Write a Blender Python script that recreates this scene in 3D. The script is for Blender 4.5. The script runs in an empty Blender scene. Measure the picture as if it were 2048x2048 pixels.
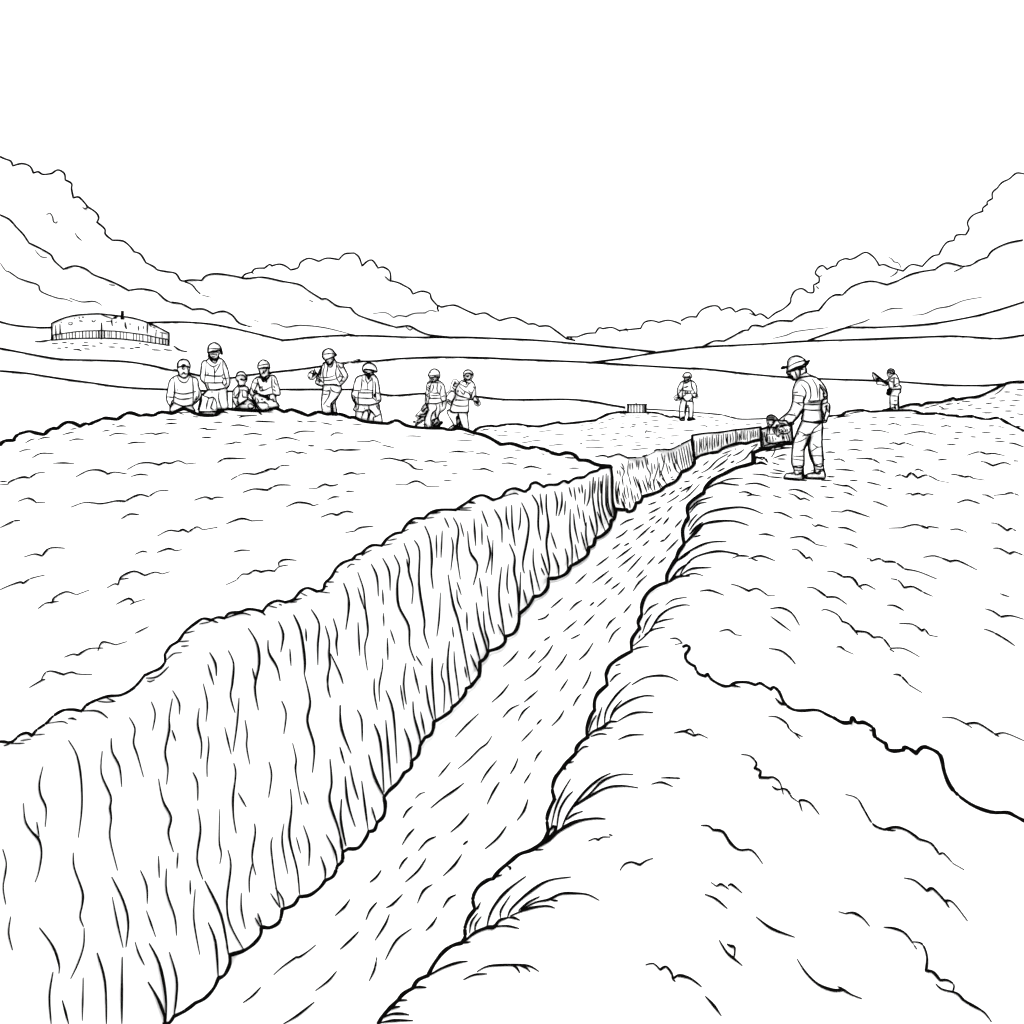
import bpy, math, random
from mathutils import Vector, geometry
random.seed(7)
F=1700.0; HZ=742.0; CX=1024.0; HC=1.6
scene=bpy.context.scene
col=scene.collection

# ---------------------------------------------------------------- materials
def mat(name,c,var=0.03,scale=6.0,bump=0.0):
    m=bpy.data.materials.new(name); m.use_nodes=True
    nt=m.node_tree; n=nt.nodes; l=nt.links
    b=n['Principled BSDF']; b.inputs['Roughness'].default_value=1.0
    b.inputs['Specular IOR Level'].default_value=0.0
    tc=n.new('ShaderNodeTexCoord'); nz=n.new('ShaderNodeTexNoise')
    nz.inputs['Scale'].default_value=scale; nz.inputs['Detail'].default_value=3
    cr=n.new('ShaderNodeValToRGB')
    cr.color_ramp.elements[0].position=.3; cr.color_ramp.elements[1].position=.7
    cr.color_ramp.elements[0].color=tuple(max(0,x-var) for x in c)+(1,)
    cr.color_ramp.elements[1].color=tuple(x+var for x in c)+(1,)
    l.new(tc.outputs['Object'],nz.inputs['Vector']); l.new(nz.outputs['Fac'],cr.inputs['Fac'])
    l.new(cr.outputs['Color'],b.inputs['Base Color'])
    return m
INK=mat('black_ink',(.0016,.0015,.0014),.0004,20)
CHALK=mat('white_chalk_ground',(.82,.82,.82),.02,2)
HILLM=mat('white_hillside',(.82,.82,.82),.02,.02)
CLOUDM=mat('white_cloud',(.84,.84,.84),.01,.01)
CLOTH=mat('white_cloth',(.82,.82,.82),.02,12)
SKIN=mat('pale_skin',(.83,.83,.83),.01,12)
STEEL=mat('white_painted_helmet',(.82,.82,.82),.02,9)
WOOD=mat('white_boards',(.82,.82,.82),.02,5)
STONE=mat('white_plaster',(.82,.82,.82),.02,1)
GREY=mat('grey_cloth',(.135,.135,.135),.03,40)

# ---------------------------------------------------------------- pixel frames of the drawing
K=700/1932
FR={'A':(0,300,K),'B':(680,480,K),'C':(1348,300,K),'D':(0,780,K),'E':(0,1348,K),'Ff':(680,900,K),
    'G':(680,1348,K),'H':(1348,800,K),'I':(1348,1348,K),'J':(1160,780,440/1932),
    'P1':(320,670,250/1932),'P2':(600,680,180/1932),'P3':(820,720,160/1932),'P4':(1500,690,220/1466),
    'P5':(1320,730,100/1610),'P6':(1730,720,100/1610),'BL':(60,610,340/1932),'S':(0,0,1)}
def parse(s,fr='S'):
    """';' separates strokes, 'wN' sets width, '/' marks the previous point as a corner, '@X' changes frame"""
    out=[]
    for e in s.split(';'):
        w=None; pts=[]; cor=set(); f=fr
        for t in e.split():
            if t[0]=='w': w=float(t[1:])
            elif t=='/': cor.add(len(pts)-1)
            elif t[0]=='@': f=t[1:]
            else:
                x,y=t.split(','); x0,y0,k=FR[f]
                pts.append((x0+float(x)*k,y0+float(y)*k))
        if len(pts)>1: out.append((w,pts,cor))
    return out
def smooth(pts,cor=(),n=4):
    pieces=[];st=0
    for i in range(1,len(pts)):
        if i in cor or i==len(pts)-1: pieces.append(pts[st:i+1]); st=i
    out=[]
    for p in pieces:
        if len(p)==2:
            L=math.dist(p[0],p[1]); k=max(1,min(6,int(L/18)))
            seg=[(p[0][0]+(p[1][0]-p[0][0])*j/k,p[0][1]+(p[1][1]-p[0][1])*j/k) for j in range(k+1)]
        else:
            q=[p[0]]+list(p)+[p[-1]]; seg=[]
            for i in range(1,len(q)-2):
                a,b,c,d=q[i-1:i+3]
                for j in range(n):
                    t=j/n
                    seg.append(tuple(.5*((2*b[m])+(-a[m]+c[m])*t+(2*a[m]-5*b[m]+4*c[m]-d[m])*t*t+(-a[m]+3*b[m]-3*c[m]+d[m])*t**3) for m in (0,1)))
            seg.append(p[-1])
        out+=seg if not out else seg[1:]
    return out
def line(s,fr='S',n=4):
    """several pieces joined into one polyline"""
    out=[]
    for w,p,c in parse(s,fr):
        q=smooth(p,c,n); 
        if out and math.dist(out[-1],q[0])<1: q=q[1:]
        out+=q
    return out
def P3(u,v,d): return Vector(((u-CX)/F*d,d,HC-(v-HZ)/F*d))
def interp(tab):
    def g(x):
        if x<=tab[0][0]: return tab[0][1]
        for (a,b),(c,d) in zip(tab,tab[1:]):
            if x<=c: return b+(d-b)*(x-a)/(c-a)
        return tab[-1][1]
    return g

# ---------------------------------------------------------------- mesh builder
class MB:
    def __init__(s,m): s.v=[];s.f=[];s.mi=[];s.mats=[m,INK];s.ink=[]
    def face(s,idx,m=0): s.f.append(idx); s.mi.append(m)
    def tube(s,P,R,m=1,sides=6,closed=False):
        n=len(P)
        if n<2: return
        rings=[]
        for i in range(n):
            if closed: a,b=P[(i-1)%n],P[(i+1)%n]
            else: a,b=P[max(0,i-1)],P[min(n-1,i+1)]
            t=(b-a)
            if t.length<1e-9: t=Vector((1,0,0))
            t.normalize()
            e1=t.cross(Vector((0,1,0)))
            if e1.length<.05: e1=t.cross(Vector((0,0,1)))
            e1.normalize(); e2=t.cross(e1)
            base=len(s.v)
            for k in range(sides):
                an=2*math.pi*k/sides
                s.v.append(P[i]+(e1*math.cos(an)+e2*math.sin(an))*R[i])
            rings.append(base)
        rng=range(n if closed else n-1)
        for i in rng:
            a,b=rings[i],rings[(i+1)%n]
            for k in range(sides):
                k2=(k+1)%sides
                s.face((a+k,a+k2,b+k2,b+k),m)
        if not closed:
            s.face(tuple(rings[0]+k for k in range(sides))[::-1],m)
            s.face(tuple(rings[-1]+k for k in range(sides)),m)
    def build(s,name,parent=None,origin=None):
        """the object is linked at once, its mesh is filled by finish() when every surface is known"""
        me=bpy.data.meshes.new(name)
        s.o=Vector(origin) if origin is not None else Vector((0,0,0))
        s.me=me
        ob=bpy.data.objects.new(name,me); col.objects.link(ob)
        if parent is not None: ob.parent=parent; ob.location=s.o-Vector(parent.location)
        else: ob.location=s.o
        ALL.append(s)
        return ob
    def fill(s):
        s.me.from_pydata([tuple(Vector(p)-s.o) for p in s.v],[],s.f)
        for m in s.mats: s.me.materials.append(m)
        s.me.polygons.foreach_set('material_index',s.mi)
        s.me.update()
ALL=[]
def finish():
    from mathutils.bvhtree import BVHTree
    V=[];Fc=[]
    for mb in ALL:
        b=len(V); V+=[Vector(p) for p in mb.v]; Fc+=[tuple(b+i for i in f) for f in mb.f]
    bvh=BVHTree.FromPolygons(V,Fc)
    eye=Vector((0,0,HC))
    for mb in ALL:
        for q,W,closed,tol in mb.ink:
            P=[];R=[]
            for (u,v,d),w in zip(q,W):
                p=P3(u,v,d); dr=(p-eye); L=dr.length; dr/=L
                loc,nor,ix,dist=bvh.ray_cast(eye,dr)
                r=max(.5*w*d/F,1e-4); lift=r*1.3
                if loc is not None and tol!=-1 and (.96 if d>100 else .9 if d>3 else .8)*L<dist<(1.08*L+.3 if tol is None else L+tol):
                    d=dist*dr.y; r=max(.5*w*d/F,1e-4)
                    lift=min(r/max(.12,abs(nor.dot(dr)))*1.15,.02*d)
                P.append(eye+dr*((d-lift)/dr.y)); R.append(r)
            # no sudden jumps in distance along one stroke
            for k in range(1,len(P)-1):
                a,b_,c=P[k-1].y,P[k].y,P[k+1].y
                if b_>max(a,c)*1.01: 
                    y=(a+c)/2; P[k]=eye+(P[k]-eye)*(y/b_)
            mb.tube(P,R,closed=closed,sides=6)
        mb.fill()
def tag(o,label=None,cat=None,group=None,kind=None):
    if label: o['label']=label
    if cat: o['category']=cat
    if group: o['group']=group
    if kind: o['kind']=kind
    return o
def empty(name,loc,label,cat,group=None):
    o=bpy.data.objects.new(name,None); o.location=loc; o.empty_display_size=.2; col.objects.link(o)
    return tag(o,label,cat,group)

def inpoly(p,poly):
    x,y=p; c=False; j=len(poly)-1
    for i in range(len(poly)):
        xi,yi=poly[i]; xj,yj=poly[j]
        if (yi>y)!=(yj>y) and x<(xj-xi)*(y-yi)/(yj-yi)+xi: c=not c
        j=i
    return c
def pdist(p,poly):
    b=1e18; x,y=p; n=len(poly)
    for i in range(n):
        ax,ay=poly[i]; bx,by=poly[(i+1)%n]
        dx,dy=bx-ax,by-ay; L=dx*dx+dy*dy
        t=0 if L==0 else max(0,min(1,((x-ax)*dx+(y-ay)*dy)/L))
        e=(x-ax-t*dx)**2+(y-ay-t*dy)**2
        if e<b: b=e
    return math.sqrt(b)
def dedupe(poly,eps=.05):
    out=[]
    for p in poly:
        if not out or math.dist(out[-1],p)>eps: out.append(p)
    if math.dist(out[0],out[-1])<=eps: out.pop()
    return out
def triang(poly,step):
    poly=dedupe(poly)
    xs=[p[0] for p in poly]; ys=[p[1] for p in poly]
    pts=list(poly); x=min(xs)+step/2
    while x<max(xs):
        y=min(ys)+step/2
        while y<max(ys):
            p=(x+random.uniform(-.15,.15)*step,y+random.uniform(-.15,.15)*step)
            if inpoly(p,poly) and pdist(p,poly)>step*.3: pts.append(p)
            y+=step
        x+=step
    n=len(poly)
    r=geometry.delaunay_2d_cdt([Vector(p) for p in pts],[],[list(range(n))],1,1e-5)
    return [tuple(p) for p in r[0]],[tuple(f) for f in r[2]],r[3]

# strokes laid on a surface given as a depth function of the direction
SK={'I':1.2,'G':1.12,'H':1.1,'D':1.1,'P2':.9,'P3':.75,'P4':.95,'P5':.62,'P6':.6}
def ink_strokes(mb,s,dfun,w0=2.4,fr='S',taper=True,lift=None,n=4,tol=None,sk=1):
    for w,p,c in parse(s,fr):
        w_=(w or w0)*sk*SK.get(fr,1)
        q=smooth(p,c,n)
        draw(mb,q,dfun,w_,taper,lift,tol=tol)
def draw(mb,q,dfun,w,taper=True,lift=None,closed=False,tol=None,fixed=False):
    q=dedupe(q,.15) if closed else [p for i,p in enumerate(q) if i==0 or math.dist(p,q[i-1])>.1]
    if len(q)<2: return
    n=len(q); P=[];R=[]
    if taper and not closed and n<6:      # enough stations for a tapered stroke
        qq=[]
        for i in range(n-1):
            for k in range(3): qq.append((q[i][0]+(q[i+1][0]-q[i][0])*k/3,q[i][1]+(q[i+1][1]-q[i][1])*k/3))
        qq.append(q[-1]); q=qq; n=len(q)
    ph=random.uniform(0,6); W=[]
    for i,(u,v) in enumerate(q):
        ww=w*(1+.1*math.sin(i*.9+ph))
        if taper and not closed:
            t=min(i,n-1-i)/max(1,(n-1)*.45); ww*=.35+.75*min(1,t)**.8
        W.append(ww*WK+(WA if tol!=.02 else .6))
    mb.ink.append(([(u,v,dfun(u,v)) for u,v in q],W,closed,-1 if fixed else tol))
WK=1.0; WA=1.0

def sheet(mb,poly,dfun,step,skirts=()):
    vs,fs,_=triang(poly,step)
    b=len(mb.v)
    for u,v in vs: mb.v.append(P3(u,v,dfun(u,v)))
    for f in fs: mb.face(tuple(b+i for i in f))
    for pl,offs in skirts:
        rows=[[P3(u,v,dfun(u,v)) for u,v in pl]]
        for o in offs: rows.append([p+Vector(o) for p in rows[0]])
        base=len(mb.v); n=len(pl)
        for r in rows: mb.v+=r
        for a in range(len(rows)-1):
            for i in range(n-1): mb.face((base+a*n+i,base+a*n+i+1,base+(a+1)*n+i+1,base+(a+1)*n+i))

# a rounded solid grown from an outline standing at distance d
def prof(x,R,T):
    x=max(0,min(x,R))/R
    return T*math.sqrt(max(0,1-(1-x)**2))
def solid(mb,poly,d,tf,step,m=0):
    """front at d-tf(p), back at d+tf(p), closed by a rim"""
    vs,fs,orig=triang(poly,step)
    n=len(vs); b=len(mb.v); T=[tf(p) for p in vs]
    for (u,v),t in zip(vs,T): 
        p=P3(u,v,d); mb.v.append(Vector((p.x,d-t,p.z)) if t==0 else P3(u,v,d-t))
    for (u,v),t in zip(vs,T):
        p=P3(u,v,d); mb.v.append(Vector((p.x,d+t,p.z)))
    ec={}
    for f in fs:
        mb.face(tuple(b+i for i in f),m); mb.face(tuple(b+n+i for i in reversed(f)),m)
        for i in range(len(f)):
            e=(f[i],f[(i+1)%len(f)]); ec[tuple(sorted(e))]=ec.get(tuple(sorted(e)),0)+1
    for (i,j),k in ec.items():
        if k==1: mb.face((b+i,b+j,b+n+j,b+n+i),m)
# ---------------------------------------------------------------- terrain surfaces (depth along a direction)
def d_flat(u,v): return HC/max(.012,(v-HZ)/F)
def d_floor(u,v): return 3.3336/((v-HZ)/F+.0709)
def d_wt(u): return 1/(.2728-.2022*min(u,1330)/1224)
m_left=interp([(-800,-.01),(0,-.0125),(360,.039),(616,.028),(774,.006),(897,-.0075),(1000,0),(1300,0)])
def d_left(u,v):
    q=(v-HZ)/F; m=m_left(u); return (HC+m*min(d_wt(u),14.3))/(q+m)
v_wb=interp([(-800,3400),(-300,2800),(0,2400),(330,2048),(436,1957),(565,1819),(685,1710),(867,1457),(977,1302),(1097,1157),(1177,1096),(1231,1018)])
def d_wall(u,v):
    dt=min(d_wt(u),14.3); db=d_floor(u,v_wb(u)); zb=HC-(v_wb(u)-HZ)/F*db
    s=(db-dt)/zb; q=(v-HZ)/F
    return (HC*s+dt)/(q*s+1)*(1+.005*math.sin(u/24+v/400)+.002*math.sin(u/7.5))
def seg2t(u): return 1/(1/15.4+(1/20.3-1/15.4)*(u-1226)/(1388-1226))
def seg2b(u): return 1/(1/14.15+(1/19.1-1/14.15)*(u-1226)/(1388-1226))
v2t=interp([(1226,914),(1388,876)]); v2b=interp([(1226,1020),(1388,918)])
def d_seg2(u,v):
    t=(v-v2t(u))/(v2b(u)-v2t(u)); t=max(0,min(1.1,t))
    return (seg2t(u)*(1-t)+seg2b(u)*t)*(1+.002*math.sin(u/3))
def hillf(d0,v0,slope=.35,span=220):
    return lambda u,v: d0*(1-slope*max(0,min(1,(v-v0)/span)))

WT="@E 0,373 25,374 45,378 / 70,372 110,337 150,325 178,342 / 200,310 255,272 290,235 345,202 400,196 450,205 / 480,170 540,140 600,122 670,115 740,75 800,5;@D 800,1575 835,1558 885,1535 912,1500;@D 910,1460 940,1415 985,1385 1020,1335 1075,1290 1120,1262 1165,1270 / 1200,1255 1240,1260 / 1265,1232 1320,1225 1370,1210 1420,1215 1448,1225 / 1480,1185 1530,1163 1575,1172 / 1620,1155 1660,1110 1700,1093 1750,1112 / 1785,1100 1795,1065 1830,1030 1855,985 1890,955 1932,938;@Ff 62,606 70,603 / 90,580 120,570 / 150,540 185,525 230,528 / 260,490 300,463 340,455 / 370,410 410,378 465,378 / 500,345 560,330 640,330 / 700,290 740,262 790,250 845,275 / 890,260 920,225 965,212 1018,230 / 1045,212 1055,188 1085,180 1125,203 / 1150,192 1200,190 1235,170 1260,180 / 1300,155 1345,150 1380,125 1420,115 / 1440,100 1485,95 1500,96"
WB="@E 905,1932 935,1925 960,1890 / 1020,1860 1080,1815 / 1130,1790 1180,1735 1205,1680 / 1240,1660 1268,1600 1268,1550 / 1340,1530 1400,1490 1438,1440 1442,1395 / 1490,1400 1540,1370 1555,1320 1555,1300 / 1620,1275 1650,1230 / 1710,1220 1765,1180 1795,1140 / 1840,1115 1862,1060 / 1890,1030 1890,985 / 1915,970;@G 45,965 / 100,960 140,910 158,870 / 190,860 205,820 / 240,785 250,730 243,680 / 275,640 320,600 355,545 / 390,520 395,480 / 430,450 442,395 / 470,350 / 500,335 515,300 518,265 / 570,235 610,205 618,185 / 660,150 690,110 695,80 / 720,70 / 745,40 768,10;@Ff 772,1220 772,1170 / 800,1150 820,1110 / 880,1090 910,1060 912,1030 / 960,1010 985,960 990,905 / 1040,860 1070,810 / 1110,800 1145,760 1150,710 / 1200,705 1250,680 1275,640 / 1320,615 1365,580 1372,540 / 1400,525 1408,490 / 1450,470 1490,430 1497,390 / 1515,375 1522,325"
LIP="@G 210,1932 235,1890 270,1850 320,1800 / 350,1765 400,1735 / 430,1690 485,1665 / 520,1600 570,1535 620,1500 670,1485 / 690,1450 690,1400 710,1345 745,1300 / 733,1240 760,1180 810,1140 845,1130 / 880,1085 940,1035 990,995 1060,970 1120,925 1150,870 / 1142,800 1160,740 1185,690 / 1172,640 1185,580 1220,530 1250,490 / 1300,440 / 1305,410 1330,375 1368,348 / 1362,300 1385,230 1405,200 / 1405,150 1425,105 1475,60 / 1468,10;@Ff 1468,1240 1490,1190 1540,1150 1610,1110 / 1610,1050 1640,1000 1655,985 / 1645,950 1665,910 / 1665,860 1690,800 1740,755 1805,730 / 1805,690 1830,640 1855,600 / 1870,560 1900,520 / 1890,450 1905,400 1922,375;@H 80,645 / 73,600 95,560 165,510 / 175,480 220,435 280,405 / 340,375 400,360 445,345 / 438,300 440,290 / 470,278 500,272"
RIDL="@D 0,305 10,290 35,280 75,280 / 95,250 160,230 200,238 245,247 / 265,225 290,212 315,215 / 345,190 380,178 415,185 445,203 / 465,188 495,190 / 520,178 570,158 610,158 648,163 / 690,133 730,128 780,145 / 810,137 850,140 890,122 955,130 / 985,112 1015,103 1050,115 1080,130 / 1120,140 1190,138 1230,108 1300,108 1450,115 1490,105 1530,103 1570,122 / 1605,108 1650,122 1700,142 / 1755,122 1800,135 / 1850,130 1890,138 1932,155;@B 60,978 90,985 140,1005 260,1015 / 290,1003 325,1000 380,1030 480,1040 570,1042 605,1055 / 635,1045 680,1044 740,1065 / 800,1080 850,1105 890,1130 / 950,1125 1030,1150 1060,1145 1130,1155 / 1170,1175 1210,1185 / 1250,1175 1290,1183 1320,1215 / 1370,1218 1420,1240 1495,1250"
RIDM="@B 740,1055 770,1035 830,1027 860,1030 900,1022 975,1017 1020,1025 1090,1030 1110,1028 1200,1008 1230,1015 1300,1010 1350,1003 1400,998 1440,980 1480,962 1540,952 1585,950"
RIDR="@C 840,1472 920,1465 950,1447 1010,1438 1060,1440 1090,1447 1150,1443 1290,1440 1330,1442 1370,1455 1450,1455 1510,1465 1560,1467 1575,1475 1640,1470 1680,1480 1730,1490 / 1790,1480 1860,1518 1932,1552"
L1R="@J 590,172 800,182 870,188 990,198 1130,208 1250,222 1330,240 1420,258 1640,253"

wt=line(WT); wb=line(WB); lip=line(LIP); ridl=line(RIDL); ridm=line(RIDM); ridr=line(RIDR); l1r=line(L1R)
def mono(pl):
    out=[pl[0]]
    for p in pl[1:]:
        if p[0]>out[-1][0]+.4: out.append(p)
    return out

# one earth sheet to the horizon, under everything
mb=MB(HILLM)
mb.v+= [Vector(p) for p in ((-9000,-60,-2.6),(9000,-60,-2.6),(9000,12000,-2.6),(-9000,12000,-2.6))]; mb.face((0,1,2,3))
tag(mb.build('ground'),kind='structure')

# left plateau above the trench, ridge with people on it
mb=MB(CHALK)
poly=[(-800,1843)]+mono(wt)+[(1226,933)]+list(reversed(mono(ridl)))+[(-800,900)]
ridge=[(-800,900)]+mono(ridl)
sheet(mb,poly,d_left,26,[(ridge,[(0,1.2,-.05),(0,3,-.5),(0,8,-3.2)])])
draw(mb,[p for p in ridl],d_left,7,False,.004)
draw(mb,wt,lambda u,v:.988*min(d_left(u,v),d_wall(u,v)),5.6,False,.006,fixed=True)
ink_strokes(mb,"@D 990,128 1015,135;@D 1095,150 1065,147;w3 @D 1205,128 1232,122 1262,128;@D 1305,138 1340,142 1390,140;@D 1320,152 1345,143;w3 @D 1425,120 1447,137",d_left,2)
LEFTS='''140,292 170,275 195,270;208,275 240,264 277,262;343,248 380,238 412,232;388,217 424,213;378,282 420,271 462,273;565,228 608,221;620,190 636,188;637,206 665,198 698,200;600,255 640,240 705,244;773,246 835,238 858,245 / 905,236 932,241;700,299 740,289 805,289;918,163 977,164;910,189 945,184 978,187;1092,216 1130,212 1150,218 1200,215;1115,262 1167,261;1178,178 1228,178;1268,200 1320,193 1385,206;1318,152 1360,143 1418,141;w3 1410,172 1450,174 1520,177;1340,249 1395,240 1448,247;1235,299 1280,294 1300,287 1337,293;1425,305 1473,301;1515,277 1580,262 1655,279;1618,243 1660,228 1738,228;1638,170 1675,178;1692,175 1750,175;1773,180 1832,191;1825,252 1850,237 1893,239;1855,168 1893,167;1575,347 1612,337 1645,348 / 1665,344 1695,351;1700,307 1735,307;1785,331 1825,329 1845,340 / 1880,328 1932,334;103,343 135,331 170,330;178,374 225,350 297,351;293,404 350,402 410,406;w3 417,480 480,447 535,440 575,450 593,463 / 635,453 700,463;w3 703,438 760,408 820,400 878,412 / 910,400 940,404 985,390 1028,408 / 1085,402;722,478 770,465 820,470;w3 1200,400 1235,380 1280,377 1358,379;w3 1275,494 1340,462 1405,465 / 1455,450 1490,435 1520,438 / 1550,418 1598,415;w3 1340,565 1400,546 1475,552 / 1530,525 1608,525;w3 1702,542 1748,542 / 1790,520 1825,528 1867,520;1890,470 1932,458;1910,560 1932,557;1807,605 1840,590 1876,590;w3 1580,644 1640,620 1705,627 1728,638 / 1758,630;w3 1770,702 1825,682 1858,690 / 1900,672 1932,672;w3 0,523 45,520 / 50,508 90,490 130,480 162,485 / 200,460 247,455;0,506 40,503;w3 98,615 150,597 180,605 200,622 / 250,619;w3 0,760 45,738 80,722 112,720;w3 390,647 470,620 560,627 640,612 690,614 / 740,587 780,577 820,588 / 870,558 930,555;w3 1072,608 1130,590 1168,602 / 1190,592 1235,592;w3 670,710 715,685 768,688;w3 1248,738 1330,709 1390,722 / 1455,719;w3 868,806 930,775 985,780 / 1010,770 1040,784 / 1085,755 1120,771 / 1200,757;w3 132,922 190,905 232,915 / 262,880 300,869 358,873;745,907 785,890 815,895;w3 865,897 930,875 970,887 / 1003,881;1287,895 1330,884 1382,885;w3 590,1092 630,1070 652,1074 / 670,1030 740,1000 800,1023 / 855,1005 895,1015 / 937,1002;665,1045 712,1038;w3 1248,1074 1303,1050 / 1335,1017 1370,1015 1405,995 1442,1003 / 1480,995 1515,1000 / 1540,975 1593,965;w3 1540,970 1540,950 1575,935 1638,940;w3 0,1102 50,1080 110,1060 128,1067 / 170,1040 248,1021;w3 210,1206 250,1177 290,1172 / 300,1145 365,1113 422,1130 / 493,1103;285,1170 325,1167;w3 640,1183 710,1150 740,1172 / 800,1154;717,1184 740,1172;w3 745,1343 820,1305;w3 353,1475 400,1458 430,1462 / 490,1428 572,1424;w3 540,1440 555,1400 580,1390 640,1406 / 700,1388;w3 162,1642 225,1605 250,1597;w3 225,1605 250,1560 290,1552 350,1570 / 395,1557 430,1567 510,1571'''
ink_strokes(mb,LEFTS,d_left,2.3,'D')
LEFTF='''w3 222,52 275,45 335,58 / 375,50 428,58;w3 335,58 380,75 415,103 460,106;w3 465,65 500,58 525,67 / 590,62;w3 600,13 650,8 695,12 / 740,8;745,22 790,16 832,28;w3 15,138 60,125 93,133 / 140,128;w3 305,190 365,192 / 405,173 440,175 480,200 / 550,200;w3 30,455 80,447 / 110,428 185,420;35,228 80,230;w3 0,345 40,338 75,345;615,131 650,131;573,167 618,170;565,87 595,87;w3 730,108 770,107 / 800,103 850,122;900,48 940,42 977,47;890,75 935,72 977,82;w3 1010,101 1055,90 1113,103;1140,133 1170,132;1262,100 1320,100;w3 1240,42 1300,45'''
ink_strokes(mb,LEFTF,d_left,2,'Ff')
ink_strokes(mb,'55,1015 120,1020;360,1083 400,1082 450,1085;90,1112 150,1113 185,1107 235,1123;230,1131 300,1147;w3 0,1160 60,1158 115,1158;640,1048 690,1050 745,1060;680,1066 745,1082;645,1108 732,1108;965,1160 1000,1160;1110,1180 1130,1183',d_left,1.9,'B')
tag(mb.build('ground'),kind='structure')

# trench wall with folds
mb=MB(CHALK)
poly=[(-800,1843)]+mono(wt)+[(1226,933),(1232,1018)]+list(reversed(mono(wb)))+[(0,2400),(-800,3400)]
sheet(mb,poly,d_wall,18)
br=[(-800,1843)]+mono(wt); b=len(mb.v)       # turf lip that joins the wall to the plateau
for u,v in br: mb.v+=[P3(u,v,d_left(u,v)),P3(u,v,d_wall(u,v))]
for i in range(len(br)-1): mb.face((b+2*i,b+2*i+1,b+2*i+3,b+2*i+2))
draw(mb,wb,lambda u,v:.988*min(d_wall(u,v),d_floor(u,v)),6.9,False,fixed=True)
draw(mb,line('@Ff 1496,95 1503,150 1503,220 1506,290 1520,330'),d_wall,5,False,.006)
ink_strokes(mb,"w3 805,1590 870,1582 932,1527;920,1490 960,1455 1005,1450;1015,1345 1075,1330;985,1390 1045,1385;1000,1415 1042,1412;1100,1292 1160,1280;w3 1165,1270 1205,1284;w3 1240,1262 1330,1232 1385,1243;w3 1448,1225 1465,1243;1480,1190 1530,1202;1540,1182 1557,1188;1575,1172 1640,1170;w3 1600,1165 1667,1150;1660,1120 1697,1137;1750,1112 1823,1120;1795,1085 1810,1085;1800,1060 1845,1060;1850,1003 1870,1005;810,1605 830,1610 855,1600",d_wall,2,'D')
ink_strokes(mb,"60,385 135,383;w3 20,397 60,383;115,368 172,360;180,338 248,332;262,273 340,262 375,275;w3 375,247 400,245 423,254;w3 450,205 540,205 597,244;540,150 590,155 638,152;590,133 638,152",d_wall,2,'E')
ink_strokes(mb,"40,650 60,632 80,632;70,603 115,605;130,572 175,552;120,585 150,560;230,528 290,517;265,500 315,490;340,455 380,437;370,410 430,400;380,400 415,395;465,378 520,372;500,352 555,345;640,330 725,333;650,322 728,318;700,290 750,296;710,285 745,288;845,275 880,262;880,265 960,240 985,247;1018,230 1030,235",d_wall,2,'Ff')
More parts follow.
